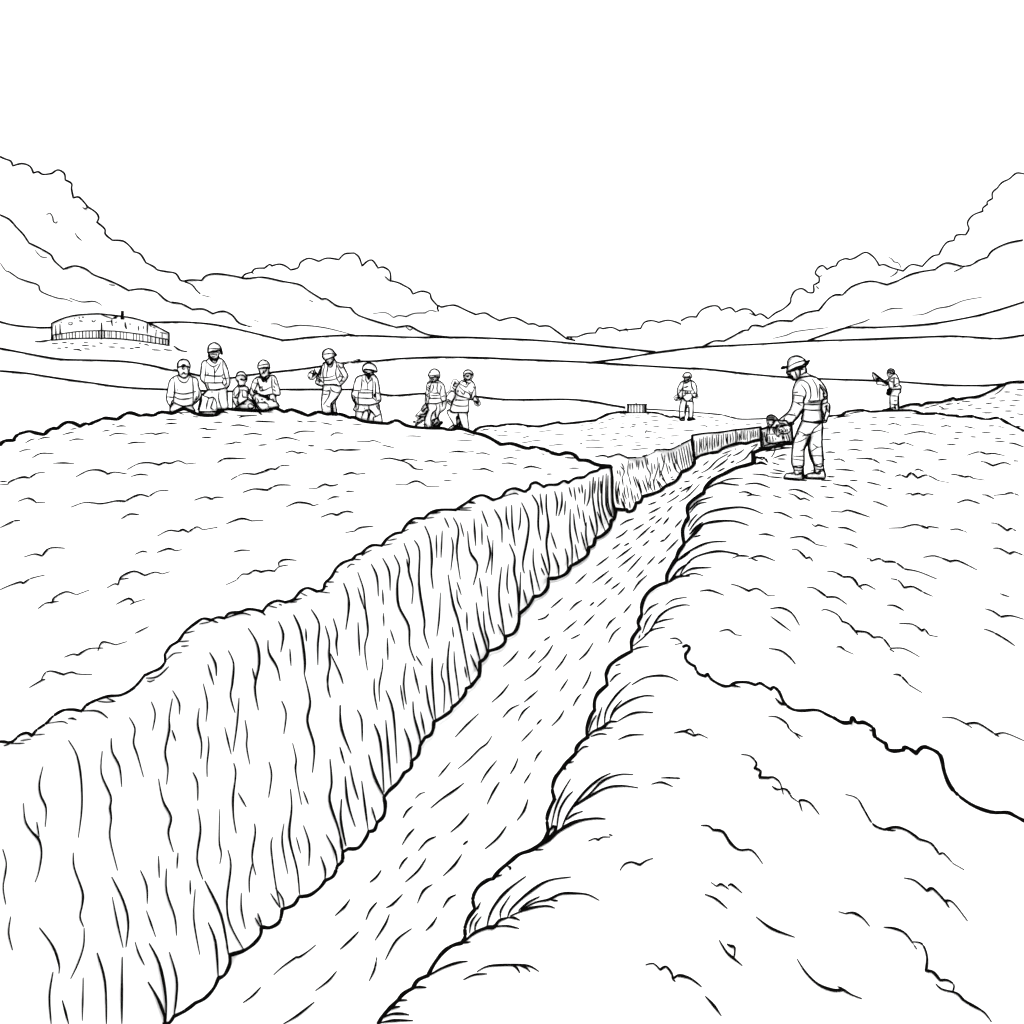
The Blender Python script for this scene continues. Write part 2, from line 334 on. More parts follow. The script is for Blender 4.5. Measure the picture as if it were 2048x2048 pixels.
WALLE='''15,965 35,1040 30,1100 18,1180 33,1273;w3.6 130,712 140,810 175,870 215,915 230,990 215,1090 194,1150;203,815 217,900;w3.4 238,510 218,600 225,670 255,740 250,845;w3.6 378,365 425,450 448,580 452,740 432,905;w3.8 405,985 410,1070 455,1200 455,1270 442,1340 462,1395;w3 465,1400 462,1500 430,1600 390,1683;w3.6 217,1400 290,1500 325,1600 325,1655;60,1337 48,1430 70,1525;w3.8 293,1643 273,1780 283,1932;w3.6 343,1800 380,1932;460,1675 455,1915;w3.8 565,425 560,550 612,675 608,740 615,800 607,905 650,1085;w3.4 615,353 620,430 660,510 673,625;w3.4 713,238 745,300 737,380 760,450 793,570;835,152 857,220 842,313;953,90 990,160 990,225;w3.6 952,135 935,240 935,310 912,430 928,520 920,610;950,308 972,372;w4 875,577 900,700 945,790 930,880 958,983;w3.2 1065,542 1090,600 1092,700;1122,52 1145,160 1137,265;w3.4 1100,187 1092,280 1113,380 1108,470;1148,340 1153,400 1143,500 1144,570;1240,290 1277,445;w3.2 1320,130 1310,270 1287,430;w3.6 1290,490 1302,550 1287,680 1290,790 1305,880;1353,252 1365,330 1362,400 1380,500;1315,655 1360,735;w3.6 1092,742 1107,860 1088,1020 1120,1135;1213,745 1210,920 1222,990 1213,1050;w3.6 1258,970 1275,1060 1253,1250 1270,1380 1345,1520;w5 1130,1140 1220,1330 1262,1550;w4.4 1148,1370 1190,1480 1205,1680;1078,1187 1070,1350 1103,1550;1050,1137 1052,1217;983,985 977,1075;w3.4 920,1073 920,1200 965,1340 975,1445;875,1003 880,1127;w3.2 775,1083 810,1170 813,1270;w4 617,1120 680,1250 708,1370 695,1510;620,1230 650,1380 680,1512;808,1305 860,1452;745,1477 765,1540 798,1608;w5 823,1487 880,1600 915,1780 915,1930;w4.4 935,1535 975,1680 972,1800 960,1885;w5 817,1700 870,1790 905,1880 905,1932;w4.4 675,1560 673,1750 673,1932;w4.4 537,1540 580,1700 588,1932;1333,1207 1333,1300 1355,1408;w3.2 1405,825 1410,880 1392,1010 1413,1110;1395,1040 1377,1130 1378,1207;1485,483 1500,560 1483,683;w3.2 1615,380 1635,470 1632,540 1665,722;1555,147 1580,220 1567,332;w4.4 1680,0 1713,150 1697,260 1735,400 1725,545;w4 1603,633 1610,740 1597,900 1640,1080 1655,1230;1505,900 1497,960 1520,1150 1548,1290;1520,1180 1560,1240 1568,1300;1493,1210 1545,1290;1568,825 1558,930 1590,1105;1635,900 1660,990;w3.2 1675,835 1708,940 1705,1060;1675,645 1703,720;w3.4 1423,1320 1445,1385;1408,1345 1440,1400;w3.8 1770,1005 1795,1080 1792,1140;w3.6 1800,885 1850,980 1862,1060;w4.2 1822,467 1832,600 1820,700 1870,860 1892,985;w3.4 1885,690 1882,820 1910,950;w3.4 1905,565 1915,680 1932,760;w3.2 1880,170 1882,290 1932,420;1875,400 1903,495;1815,0 1810,70 1825,130'''
ink_strokes(mb,WALLE,d_wall,2.8,'E')
WALLD='''w3.2 1157,1447 1190,1510 1195,1580;1147,1512 1182,1630;w3.4 1260,1437 1290,1510 1283,1620 1273,1690 1298,1782;w4 1370,1314 1420,1400 1432,1510 1408,1640 1427,1768;1393,1535 1412,1615;w3.4 1480,1380 1485,1450 1530,1530 1547,1607;w3.2 1537,1275 1565,1350 1550,1448;1600,1427 1607,1525;w4.4 1620,1238 1660,1330 1683,1490 1680,1570;1688,1315 1693,1388;w3.4 1718,1210 1762,1290 1755,1400 1755,1520;w3.4 1795,1300 1818,1380 1817,1450 1822,1520 1808,1600 1823,1697;1825,1455 1875,1560 1895,1623;w3.2 1840,1260 1862,1340 1857,1400 1865,1470;w3.2 1897,1063 1925,1150 1925,1220 1910,1323'''
ink_strokes(mb,WALLD,d_wall,2.8,'D')
WALLF='''w3.2 20,735 45,800 48,880 32,990;w3.2 98,672 130,770 140,870 155,1000 137,1090 152,1217;98,757 135,880;w3.2 172,627 205,700 212,808;w3.2 235,595 272,670 277,777;w4 298,577 330,650 317,740 325,860 380,970 385,1080 415,1165;420,1135 455,1190;w3.2 353,512 383,600 380,670 403,760 397,850;368,600 378,660;w3.6 410,497 440,560 437,740 467,940 465,1010 492,1097;w3.6 468,418 497,490 508,600 505,680 515,767;w3 577,372 603,430;532,467 535,597;565,445 558,595;555,787 548,930 535,1030;w3.2 625,372 655,440 645,560 665,715;615,480 625,540 612,665;665,400 685,480;w3.6 705,447 718,560 760,635 737,745;w3 740,377 750,530;w3 783,333 818,425;w3.2 852,327 890,400 895,512;783,405 785,525;w3 812,470 830,570 805,680;845,495 837,690;w4 597,687 625,850 660,970 720,1290;645,725 670,800;645,770 650,830 672,880;w3 770,705 785,810;812,750 825,900 853,1015;w3.4 892,645 878,800 895,930 912,1045;930,630 922,740 932,795;932,845 950,925;w3 918,310 920,380 935,440;w3.2 948,303 952,420 968,530;998,317 995,400 985,443;w3.8 935,517 965,590 962,670 980,760 987,905;998,673 990,890;w3.6 1003,290 1040,380 1038,470 1010,620 1018,680;w3.4 1060,247 1095,310 1095,420 1110,500;w3 1105,240 1120,360;w3.8 1140,243 1140,320 1152,420 1140,520 1157,640 1150,710;1068,543 1070,640 1105,780;w3.2 1048,660 1070,800;w3 1013,770 1035,860;w3 1110,570 1150,690;1110,650 1130,690;w3.2 1175,565 1205,640 1207,700;w3 1185,227 1200,290 1193,365;w3 1225,230 1225,300 1207,365;1245,280 1240,360;w3 1165,455 1195,545;w3 1243,543 1257,600 1255,665;w3.2 1272,325 1270,450 1282,540 1280,640;1265,205 1280,260;1292,205 1302,280;1318,205 1325,240;1290,350 1298,430 1318,515;1298,520 1318,620;1330,450 1360,560;w3 1360,400 1358,470 1370,540;1355,215 1350,300;1380,170 1378,260 1362,310;w3 1375,360 1410,480;w3 1400,150 1395,260 1420,420 1412,480;1430,150 1425,280 1450,410;1420,340 1465,450;w3 1453,140 1447,300 1490,430;1470,130 1470,300 1500,370;1480,140 1480,290 1505,370;1335,190 1340,240;1410,170 1405,240;1440,170 1440,240;1310,300 1325,380;1340,330 1355,420;w3.4 733,1005 775,1165;w3 720,1127 765,1230;w3.6 752,840 770,960 805,1080 812,1120;w3.4 792,890 800,990 820,1060 818,1110;w3 700,895 703,1000;w3 872,962 910,1040;620,975 628,1035;w3.6 605,1055 595,1200 620,1420;630,1110 635,1190 650,1300 658,1385;688,1195 700,1255;570,1175 560,1240 578,1310 573,1450;w4 510,1147 510,1270 528,1500;w3.6 475,1297 490,1400 515,1490;w3 405,1195 440,1345;w3.6 403,1387 410,1470 440,1580 442,1625;w3.2 445,1443 470,1570;w4 355,1537 385,1620 395,1715;w3 365,1175 352,1290 367,1405;333,1297 355,1435;235,1150 235,1200 217,1300 220,1390;w3 190,1260 190,1340 207,1435;w3.6 253,1325 295,1450 315,1730;w3.8 253,1490 267,1650 283,1850;w4.2 188,1510 225,1620 243,1890;w5 158,1680 190,1800 243,1910;w3.2 95,1433 120,1490 123,1610;w4 0,1410 10,1540 62,1675;w3.6 0,1640 25,1730;w3.6 55,1740 75,1840 102,1930;w3.6 30,1800 45,1950 85,2080;w4 120,1825 155,2096;w3.4 175,1970 200,2055;w3.6 10,1926 5,2040 35,2186;w5.5 0,2126 15,2220;278,990 305,1073;w3 262,1037 265,1160;w3 100,950 110,1137;w3 235,770 240,855;240,900 243,975;0,1227 17,1285'''
ink_strokes(mb,WALLF,d_wall,2.5,'Ff')
tag(mb.build('trench_wall'),kind='structure')

# far stretch of trench wall
mb=MB(CHALK)
top2=line('@J 240,590 285,578 335,562 370,572 420,595 / 480,592 560,580 620,555 670,525 / 730,520 800,520 900,470 980,430')
bot2=line('@J 325,1045 370,1050 410,1050 / 430,1068 475,1045 492,990 / 530,980 550,935 / 640,910 710,880 740,850 / 780,830 840,800 880,745 890,720 / 960,690 1000,650 1005,610')
cor=line('@J 985,395 985,450 992,520 1003,560 1005,610')
poly=mono(top2)+[(1386,878),(1389,919)]+list(reversed([p for p in mono(bot2) if p[0]<1387]))+[(1224,1018)]
sheet(mb,poly,d_seg2,10)
draw(mb,top2,d_seg2,3,False,.004); draw(mb,bot2,d_seg2,6,False,.004); draw(mb,cor,lambda u,v:19.0,5,False,.002)
SEG2='''325,700 335,740;355,670 390,710 375,760;365,640 390,690;425,620 420,720 430,760;460,640 465,700;500,620 500,680;520,620 515,700;545,620 560,690;590,600 600,660;570,580 590,680 620,740 600,820;630,640 635,740;655,650 660,700;680,590 685,680 650,800 655,880;700,640 700,760;715,560 735,640;745,570 740,640 700,770;700,700 760,830;755,640 780,740;775,550 790,640;800,550 830,680 870,730;820,545 845,650;850,540 855,640 890,710;870,520 905,700;890,510 925,690;910,500 945,680;935,490 965,670;955,470 985,650;w2 350,800 330,900 345,1010;w2 370,900 400,1000;410,830 430,950;w2 445,860 470,990;w2.4 485,760 530,880 540,930;510,780 545,900;w2 435,980 440,1040;395,850 390,900 410,960;w2.4 550,790 590,900;575,750 605,880;600,820 640,890;640,780 660,880;w2 670,780 710,870;w2 690,800 720,850;w2 720,770 760,820;310,880 320,960;380,980 400,1040;w2.4 320,800 315,900 330,1000;w2.4 360,950 390,1040;350,700 355,760;440,640 440,700;465,750 500,860;480,920 490,980;430,760 450,840;500,900 515,960;795,770 820,760;800,790 830,780;620,800 620,860;780,660 800,720;830,640 850,720;370,760 380,840;340,850 350,930'''
ink_strokes(mb,SEG2,d_seg2,1.7,'J',lift=.004,sk=.95)
# short return that joins the near corner to the far stretch
mb.v+=[P3(1226,914,15.4),P3(1223,1018,14.2),P3(1223,1045,14.2),P3(1200,925,15)];
mb.face((len(mb.v)-4,len(mb.v)-1,len(mb.v)-2,len(mb.v)-3))
tag(mb.build('trench_wall'),kind='structure')

# trench floor
mb=MB(CHALK)
vs=[(-7,-2.5),(9,-2.5),(13,12),(13,22.8),(0,22.8),(-7,12)]
grid=[]
for j in range(27):
    y=-2.5+25.3*j/26
    for i in range(21): grid.append(Vector((-7+20*i/20,y,HC-3.3336+.0709*y)))
b=len(mb.v); mb.v+=grid
for j in range(26):
    for i in range(20):
        a=b+j*21+i; mb.face((a,a+1,a+22,a+21))
FLF='''1300,738 1362,680;1392,735 1485,665;1415,640 1485,587;1460,743 1505,700;1497,768 1547,730;1533,800 1573,757;1535,650 1630,573;1587,672 1665,585;1635,705 1677,660;1618,778 1650,730 1695,690;1695,632 1738,587;1755,628 1800,590;1503,548 1547,515;1522,487 1560,465 1587,440;1525,600 1612,535;1568,528 1597,512;1545,415 1580,392 1623,378;1618,443 1677,407;1633,495 1715,420;1705,388 1743,362;1703,350 1770,315;1700,303 1747,285;1670,530 1707,497;1740,405 1777,372;1785,410 1817,370;1805,340 1835,308;1712,457 1737,440;1767,507 1785,495;1785,503 1825,458;1848,427 1887,383;1800,560 1867,492;1163,872 1230,815;1267,885 1300,850 1337,828;1378,860 1403,838;1417,867 1472,818;1565,900 1608,848;1090,938 1130,925 1153,903;1232,1003 1307,940;1345,968 1405,907;1467,987 1490,950 1522,923;1125,1052 1160,1028;1273,1043 1325,1017;1482,1063 1510,1010 1550,977;900,1195 950,1150 985,1107;1038,1152 1080,1105;1093,1175 1140,1130 1175,1075;1317,1160 1360,1120 1398,1062;1187,1217 1225,1170 1252,1125;1018,1273 1070,1235 1112,1190;1338,1318 1365,1275 1387,1218;1213,1332 1258,1265;837,1392 890,1345 932,1293;1015,1392 1092,1327;1285,1415 1310,1370 1332,1345;898,1477 940,1430 990,1405;982,1497 1010,1445 1050,1412;1085,1515 1113,1485;1168,1523 1210,1480 1237,1435;635,1585 700,1515 765,1455;1002,1608 1065,1542;650,1760 710,1710 770,1650 810,1620 838,1578;543,1803 610,1722;777,1837 810,1780 865,1713;940,1788 965,1745 983,1700;1073,1720 1090,1685 1115,1657;1015,1840 1053,1780;1770,258 1800,237;1815,248 1847,222;1880,230 1932,200'''
ink_strokes(mb,FLF,d_floor,3,'Ff')
FLG='''w2 415,687 440,662 470,652;347,795 370,755 400,730;500,740 560,690 640,635 683,602;812,718 845,650 880,595;977,808 1015,755 1038,690;610,873 665,825 713,768;343,942 375,890 410,853;432,975 480,920 530,897;678,942 707,920;800,965 870,905 918,840;325,1077 345,1040 373,1010;360,1148 430,1085 475,1017;568,1115 630,1055 672,995;163,1150 200,1120 227,1083;427,1265 460,1195 510,1161;253,1290 290,1270 345,1215;143,1357 165,1305 203,1260;567,1291 600,1240 640,1218;193,1470 250,1380 272,1325;472,1417 510,1380 535,1340;0,1520 60,1465 102,1422;250,1578 310,1470 395,1405;160,1695 190,1630 203,1563;0,1310 25,1285 55,1243'''
ink_strokes(mb,FLG,d_floor,3.4,'G')
ink_strokes(mb,'w3.2 1848,1335 1890,1295 1932,1243;w3.2 1878,1520 1932,1465;w3.4 1510,1660 1560,1615 1635,1562 / 1655,1560 1700,1530 1743,1495;w3.4 1740,1748 1810,1695 1858,1640;w3.4 1340,1815 1395,1775 1440,1727;w4 1563,1932 1640,1885 1735,1810',d_floor,3.4,'E')
ink_strokes(mb,'985,740 1010,718 1045,708;910,808 968,797;1030,778 1055,762 1085,755;1115,780 1152,755;w3 1208,717 1270,683;w3 1322,640 1355,620;1080,662 1130,620;1060,730 1130,690 1210,610 1300,560;w3 1165,700 1250,640 1300,600;1370,645 1450,600 1500,540 1560,480;1340,580 1400,550 1440,520;1250,560 1330,530;870,870 895,855;785,917 832,885;705,937 755,908;870,982 960,920 1050,825;763,990 830,950 872,918;930,900 990,825;1500,500 1560,470;1360,515 1370,520;1290,590 1330,560',d_floor,2.2,'J')
tag(mb.build('trench_floor'),kind='structure')

# right bank of the trench
mb=MB(CHALK)
up=ridr
poly=[(640,2500)]+lip+[(1560,890),(1585,884),(1600,850),(1645,834)]+list(mono(up))+[(2900,1010),(2900,2500)]
sheet(mb,poly,d_flat,30,[([(640,2500)]+lip,[(-.02,0,-.12),(.05,.0,-.5),(.08,0,-1.75)]),(mono(up)+[(2900,1010)],[(0,1.5,-.1),(0,4,-1),(0,9,-3)])])
draw(mb,lip,lambda u,v:.985*d_flat(u,v),7.2,False,fixed=True)
draw(mb,ridr,d_flat,5.8,False,.004)
ink_strokes(mb,'w3 880,1483 930,1472 980,1468;950,1462 1000,1450 1045,1446;w3 1150,1440 1180,1430 1210,1430;1300,1450 1370,1462 1440,1462;1500,1470 1600,1475 1650,1480',d_flat,2.4,'C',lift=.004)
RIH='''820,157 858,155;865,184 920,179;820,218 868,219;835,290 860,287 891,291;955,122 995,124;995,157 1033,157;1090,97 1122,98;1185,98 1225,98;1270,98 1312,98;1078,137 1125,138;1175,140 1215,130 1257,143;1305,135 1385,141;1080,172 1130,168 1190,181;w2.8 1267,193 1360,175 1445,191;963,226 1000,221 1050,226;w2.8 1183,244 1215,236 1240,246 / 1275,236 1323,253;1100,268 1150,265 1215,273;955,277 1000,273 1040,282;1218,311 1275,315;880,330 915,326 945,340;w2.8 1005,322 1090,325 1138,350;1170,335 1205,337 1235,349;1375,278 1410,276 1462,293;1455,332 1480,328 1508,331;890,383 950,385 1000,393;1090,387 1130,387 1170,404;845,422 888,424;813,443 870,444;970,443 1013,445;1065,452 1100,460 1143,471;w2.8 878,461 930,472 965,475 1012,506;807,475 848,480;w3.2 1220,421 1250,413 1283,426 / 1310,402 1345,430 / 1395,414 1460,445 / 1515,455;1327,388 1350,382 1378,394;w2.8 1530,410 1560,412 1605,424 / 1630,421 1655,433 / 1717,442;w2.8 1618,305 1680,286 1725,298 / 1765,295 1825,307;w2.8 1693,340 1720,343 1760,362 / 1820,345 1858,357;1875,335 1900,337;w2.8 1848,237 1885,242 1932,260;1765,210 1806,213;1770,231 1825,230;1848,190 1885,190;1630,203 1673,205;1540,211 1573,213;1507,245 1555,247;1550,180 1597,181;1697,180 1748,178;1468,150 1505,142 1535,150;1603,145 1660,157;1733,144 1770,143;1790,148 1825,151;1885,145 1915,147;1468,107 1495,103;w2.8 1562,568 1620,551 1697,575;1698,523 1730,526 1768,546;w2.8 1765,526 1825,520 / 1860,512 1905,526;w2.8 1277,520 1305,515 1315,523 / 1350,515 1375,525 / 1400,517 1433,523;1178,488 1203,487;1097,562 1120,563 1190,592;w3 865,614 925,618 / 960,608 1020,625 1083,647;w3.2 1183,707 1255,705 / 1330,687 1398,706 / 1410,698 1465,707;1522,717 1565,712 1617,730;w3 1748,678 1790,685 1840,720 / 1860,708 1888,722;w2.8 760,682 780,698 / 800,690 857,707;w2.8 902,705 950,706 1007,731;935,793 975,798 1016,818;935,508 965,515 997,530;828,534 887,540;547,526 595,540;w2.8 630,498 670,493 720,508 772,538;w2.8 632,517 665,524 698,548 / 720,542 757,559;w2.8 357,512 385,506 415,512 435,522 485,531;398,530 435,522;w2.8 548,622 590,622 655,653;690,640 725,637 767,655;w2.8 465,743 510,740 557,753;w3.2 637,762 700,753 745,768 785,797 / 843,808;w3.2 650,824 685,828 730,873 / 750,868 767,890;w3.2 1760,818 1800,820 1852,848 / 1880,838 1932,858;w3.2 1377,868 1440,860 1525,890 / 1560,885 1600,900 1672,937;w3.2 1065,874 1088,878 / 1088,888 1130,875 1165,892 / 1220,895 1275,933 / 1350,947 1450,987;w3.4 845,944 890,950 935,976 / 985,980 1020,1028 / 1060,1018 1112,1045;1020,1028 1042,1047;w3 1197,986 1240,996 1270,1035 / 1320,1030 1380,1062 1428,1083;w3.2 733,1033 780,1040 845,1087 / 900,1090 955,1128;w3.2 313,1015 360,1028 412,1053 / 460,1040 520,1080 / 557,1080;w3 140,1055 200,1050 278,1078;w3.2 530,1152 590,1146 650,1175 693,1243;w2.8 533,1193 645,1276;w3.4 815,1161 840,1156 900,1182 930,1223 / 965,1235 1000,1275 / 1065,1282 1100,1310 / 1150,1312 1197,1370 / 1270,1372 1355,1417;1000,1275 1015,1297;1190,1375 1217,1390;w3 1175,1132 1220,1135 1270,1162;w3.2 1242,1233 1320,1238 1368,1273 / 1385,1265 1408,1297 / 1457,1307;w3 1710,1263 1760,1280 1830,1320 1882,1356;w3.2 1717,1152 1760,1165 1805,1196 / 1860,1190 1932,1210;1800,1068 1855,1088;w3 250,1277 300,1267 340,1295 / 375,1300;w3 895,1364 920,1362 945,1382 / 992,1403;w3.4 523,1371 590,1383 640,1420 671,1458;w3.4 1210,1514 1250,1520 1300,1573 / 1368,1614;w3.4 1478,1751 1545,1755 1612,1787 / 1680,1785 1775,1845 / 1830,1838 1932,1880;1612,1787 1647,1810;1770,1845 1797,1858;w3.4 520,1745 570,1750 620,1783 635,1812 665,1840;665,1835 712,1860;665,1838 698,1872;w3.2 0,1838 50,1828 110,1853 / 140,1845 188,1867;50,1828 90,1817 115,1850;320,873 365,858 415,862;350,852 365,860;w3 410,876 480,860 560,888;425,872 465,889;430,408 500,413 525,422;547,383 615,397;530,401 600,407;517,422 600,430;545,322 600,303 627,305;570,325 617,326;543,345 583,358;440,282 500,262 650,262;460,318 500,315;520,283 600,268 645,265;w3.2 165,500 240,460 320,466 360,470;220,468 300,437 382,433;w2.8 390,465 460,460 530,484;w3 82,610 130,560 215,533;w2.4 88,622 130,575 180,564;w3.6 85,720 130,660 200,615 340,592 420,600 490,628;w4 85,740 150,690 230,670 330,668 412,692;78,700 100,660 130,628;90,735 120,700 160,672;w5 58,795 100,750 160,690;w3.4 0,905 60,850 150,800 220,782 290,782;w3.4 30,970 60,920 110,870 200,840 270,835 350,850 / 365,860 415,862;w3.4 40,965 100,930 207,925;50,972 110,957 163,970;110,757 147,745;w3 450,345 455,315 490,330;w4 450,355 480,345 515,358;w3 500,320 520,345'''
ink_strokes(mb,RIH,d_flat,2.3,'H')
RIG='''w3.4 1460,275 1470,200 1530,110 1605,43;w3.4 1485,265 1520,200 1600,145 1680,120 1737,122;1490,240 1515,190 1555,145;w3.6 1530,262 1600,222 1660,210 1730,213;w3 1420,300 1425,250 1447,180;w2.6 1375,320 1390,270 1415,228;w5 1368,345 1400,315 1450,295 1485,265 1530,262;w3 1385,345 1430,330 1473,333;1460,300 1510,296;w3.2 1535,362 1600,337 1680,335;w3 1305,440 1340,405 1372,400;1250,495 1290,482;w3.2 1165,850 1190,740 1230,650 1273,578;w3.4 1195,865 1210,760 1245,690 1285,648;w4 1220,860 1260,770 1350,650 1430,580 1493,547;w3.4 1270,745 1370,670 1450,590 1540,555 1620,555;w4 1280,740 1380,675 1470,628 1560,617 1647,628;w3.2 1250,805 1290,775 1340,757;w5.4 1060,972 1150,920 1210,865 1300,815 1400,797 1467,800;w5 1150,870 1180,840 1185,870 1100,950;1070,972 1123,968;w3.4 925,1062 940,1068 936,1082;w3 845,1125 895,1107;w3.4 745,1300 760,1290 775,1260;w4.4 810,1400 830,1320 880,1240 940,1180 1025,1117;w3.2 885,1345 890,1300 940,1222;w4.2 925,1340 950,1290 1050,1200 1150,1140 1275,1120;w4 940,1335 1000,1310 1060,1290 1140,1280 1187,1292;w3.4 985,1305 1040,1260 1102,1228;w4 1000,1300 1080,1260 1150,1245 1220,1213 1300,1210 1370,1218 1432,1250;w2.8 1165,1247 1205,1252;w6 690,1475 740,1430 810,1400 850,1395 880,1360 925,1345;w3.4 925,1345 960,1345 995,1360;w3.4 850,1395 920,1390 990,1405;w3 715,1430 725,1370 760,1320;w3 745,1420 750,1380 780,1338;w3 670,1485 722,1478;w4 490,1665 560,1625 640,1595 705,1585;w3.6 400,1738 430,1728 478,1730;w3 320,1805 345,1800 372,1800;w3.6 250,1865 290,1843 333,1835;w3.6 220,1905 280,1878 340,1875 383,1882;w3.6 220,1925 300,1912 405,1913;w3.6 755,1643 820,1612 940,1605 1040,1610 1100,1643;w3.2 945,1605 975,1622 993,1650;w3.2 990,1608 1025,1620 1050,1645;w3.2 680,1688 740,1660 813,1655;w3 1370,922 1405,908 1425,915 / 1450,900 1492,900;1485,885 1505,892;w3.4 1545,1085 1570,1050 1610,1038 1655,1053 / 1690,1030 1728,1017;w3.2 1718,608 1775,597 1838,622;1770,573 1820,572 1876,576;w3.2 1840,326 1900,315 1932,333;1890,318 1932,305;w3.6 1685,1606 1730,1598 1767,1632 / 1800,1615 1832,1655 1835,1685 / 1870,1663 1932,1677;1835,1685 1853,1698;w3.4 1610,60 1680,20 1760,8 1820,15 1867,37;w4 1238,528 1246,518'''
ink_strokes(mb,RIG,d_flat,2.6,'G')
RIF='''w3.2 1490,1280 1520,1245 1550,1230;w3 1615,1105 1650,1090 1705,1083;w3.2 1680,910 1710,870 1758,845;w3.6 1620,1080 1700,1010 1760,920 1820,875 1890,855 1932,857;w3 1735,960 1780,940 1843,930;w3 1680,1020 1730,990 1795,977;1795,857 1840,825 1915,812;w3 1670,1010 1690,950 1720,905;1650,1040 1657,1020;w3.4 1810,735 1870,660 1932,620;w4.4 1820,730 1860,700 1932,695;w3 1845,700 1862,665;w2.8 1870,610 1932,565;w2.8 1820,1040 1860,1040 1890,1065 / 1848,1074;1520,1190 1548,1182;w3 1900,1080 1925,1082 1930,1095 / 1905,1120'''
ink_strokes(mb,RIF,d_flat,2.4,'Ff')
RII='''w4 370,443 420,452 455,490 445,520 / 478,535 468,570 / 520,572 / 550,570 585,600 603,663;w3.6 590,630 625,640 650,680 / 685,705;w3 540,618 565,635 590,635;w3.4 690,710 700,695 750,710 802,775;690,700 708,758;w4.4 147,835 190,838 215,860 / 270,870 310,930 360,970 430,973 490,1047;w3.4 205,1150 235,1172 / 262,1160 305,1190;w3.4 298,1170 320,1162 378,1210;w3.6 170,1216 230,1240 295,1295;w4 453,1340 540,1405 668,1453;w4 250,1470 290,1535 330,1570 378,1610;w4 292,1490 310,1500 335,1510 332,1565;w4.4 680,1573 730,1650 800,1715 880,1745 935,1742 / 980,1770 1038,1792;w3 902,1725 940,1740;w4 945,664 1010,685 1050,750 1100,830 1160,858 / 1225,845 1290,865 1355,912 / 1420,935 1465,995 / 1490,990 1540,1045 / 1602,1080;w2.6 1165,860 1225,865;w4 1267,1125 1330,1140 1397,1197 / 1430,1185 1495,1252 / 1540,1260 1620,1362;w3.4 1495,1252 1520,1290;w3.8 907,1311 945,1322 / 990,1318 1040,1345 1080,1392;w4 1155,1397 1220,1405 1280,1435 1340,1518;w4.4 1320,1478 1370,1490 1397,1560 1392,1638 / 1430,1645 1470,1690 / 1510,1690 1545,1715 1540,1750;w4.4 1445,1710 1480,1740 1560,1762 1600,1800 1650,1830 1690,1852 / 1720,1875 1753,1920;w4 0,1675 30,1663 90,1680 153,1727;w4 172,1778 220,1830 262,1888;0,573 35,575'''
ink_strokes(mb,RII,d_flat,3,'I')
draw(mb,line("@H 50,1362 70,1355 85,1365 78,1385 62,1410 75,1445 115,1470 / 135,1510 175,1525 / 185,1513 210,1545 270,1578 310,1578 / 340,1560 400,1558 450,1573 / 475,1563 505,1580 535,1598 / 550,1585 580,1610 608,1670 650,1705 700,1715 790,1712 850,1740 885,1755"),lambda u,v:.985*d_flat(u,v),5.9,False,fixed=True)
draw(mb,line("@I 885,243 930,268 975,268 / 985,240 1010,268 1050,268 1100,300 1110,345 1170,385 / 1180,415 1215,425 1265,420 / 1275,405 1305,415 1335,438 / 1370,405 1410,410 1470,450 1495,550 1540,640 1640,720 1750,762 1840,765 1885,785 1932,810"),lambda u,v:.985*d_flat(u,v),7.6,False,fixed=True)
ink_strokes(mb,'w3 310,1578 340,1578 368,1585;w4 560,1645 590,1675 620,1680;w3 975,1790 985,1760 / 1010,1785;1078,1820 1105,1828',d_flat,3,'H')
tag(mb.build('ground'),kind='structure')

# middle ground beyond the trench
mb=MB(CHALK)
rm=ridm+line('@J 590,197 660,203 712,212 790,240 820,232 870,245')[0:]
sky=ridm+line(L1R)
poly=mono(sky)+[(1600,837),(1700,836),(1640,880),(1581,887)]+[(1524,856)]+[(1384,872)]+list(reversed(mono(top2)))+[(1226,932),(1190,928),(1100,915),(1000,892),(950,872)]
def d_mid(u,v): return 1.63/max(.035,(v-HZ)/F)
sheet(mb,poly,d_mid,14,[(mono(sky),[(0,1.5,-.1),(0,5,-1),(0,12,-4)])])
draw(mb,ridm,d_mid,5.4,False,.004)
draw(mb,line('@J 590,197 660,203 712,212 790,240 820,232 870,245'),d_mid,4.6,False,.004)
draw(mb,l1r,d_mid,3.4,False,.004)
ink_strokes(mb,'350,208 400,205;355,232 395,232;478,240 533,240;620,232 700,238;240,265 310,245;160,295 215,280;350,292 420,290;452,300 500,308;540,280 600,290;620,265 700,272;640,322 700,322;765,300 817,300;760,337 825,338;570,300 600,310;60,350 120,335;0,360 25,357;165,340 240,330;345,335 395,325;435,330 485,315;50,405 120,395;180,392 240,385;290,388 350,380;575,380 578,358 / 680,378;390,408 430,403 470,410;785,405 870,402;905,357 1003,355;45,445 110,440 180,445;263,443 330,430;570,415 620,420;665,425 700,420 750,425;470,465 540,465;490,490 540,490;292,495 340,490 380,490;655,475 710,477;785,475 830,462;50,505 110,502 220,508;447,525 600,512;0,470 20,470;1030,318 1100,315 1120,327;1075,240 1090,240;1115,235 1180,245;1180,268 1220,268;1275,290 1300,297;1330,270 1365,275;1180,315 1225,315;1330,300 1370,300;1450,305 1500,305;1540,295 1600,292;1000,225 1090,240;0,310 40,308;65,300 120,297;w3 130,588 200,575 260,590;810,270 870,275;870,250 880,262',d_mid,1.8,'J',lift=.004)
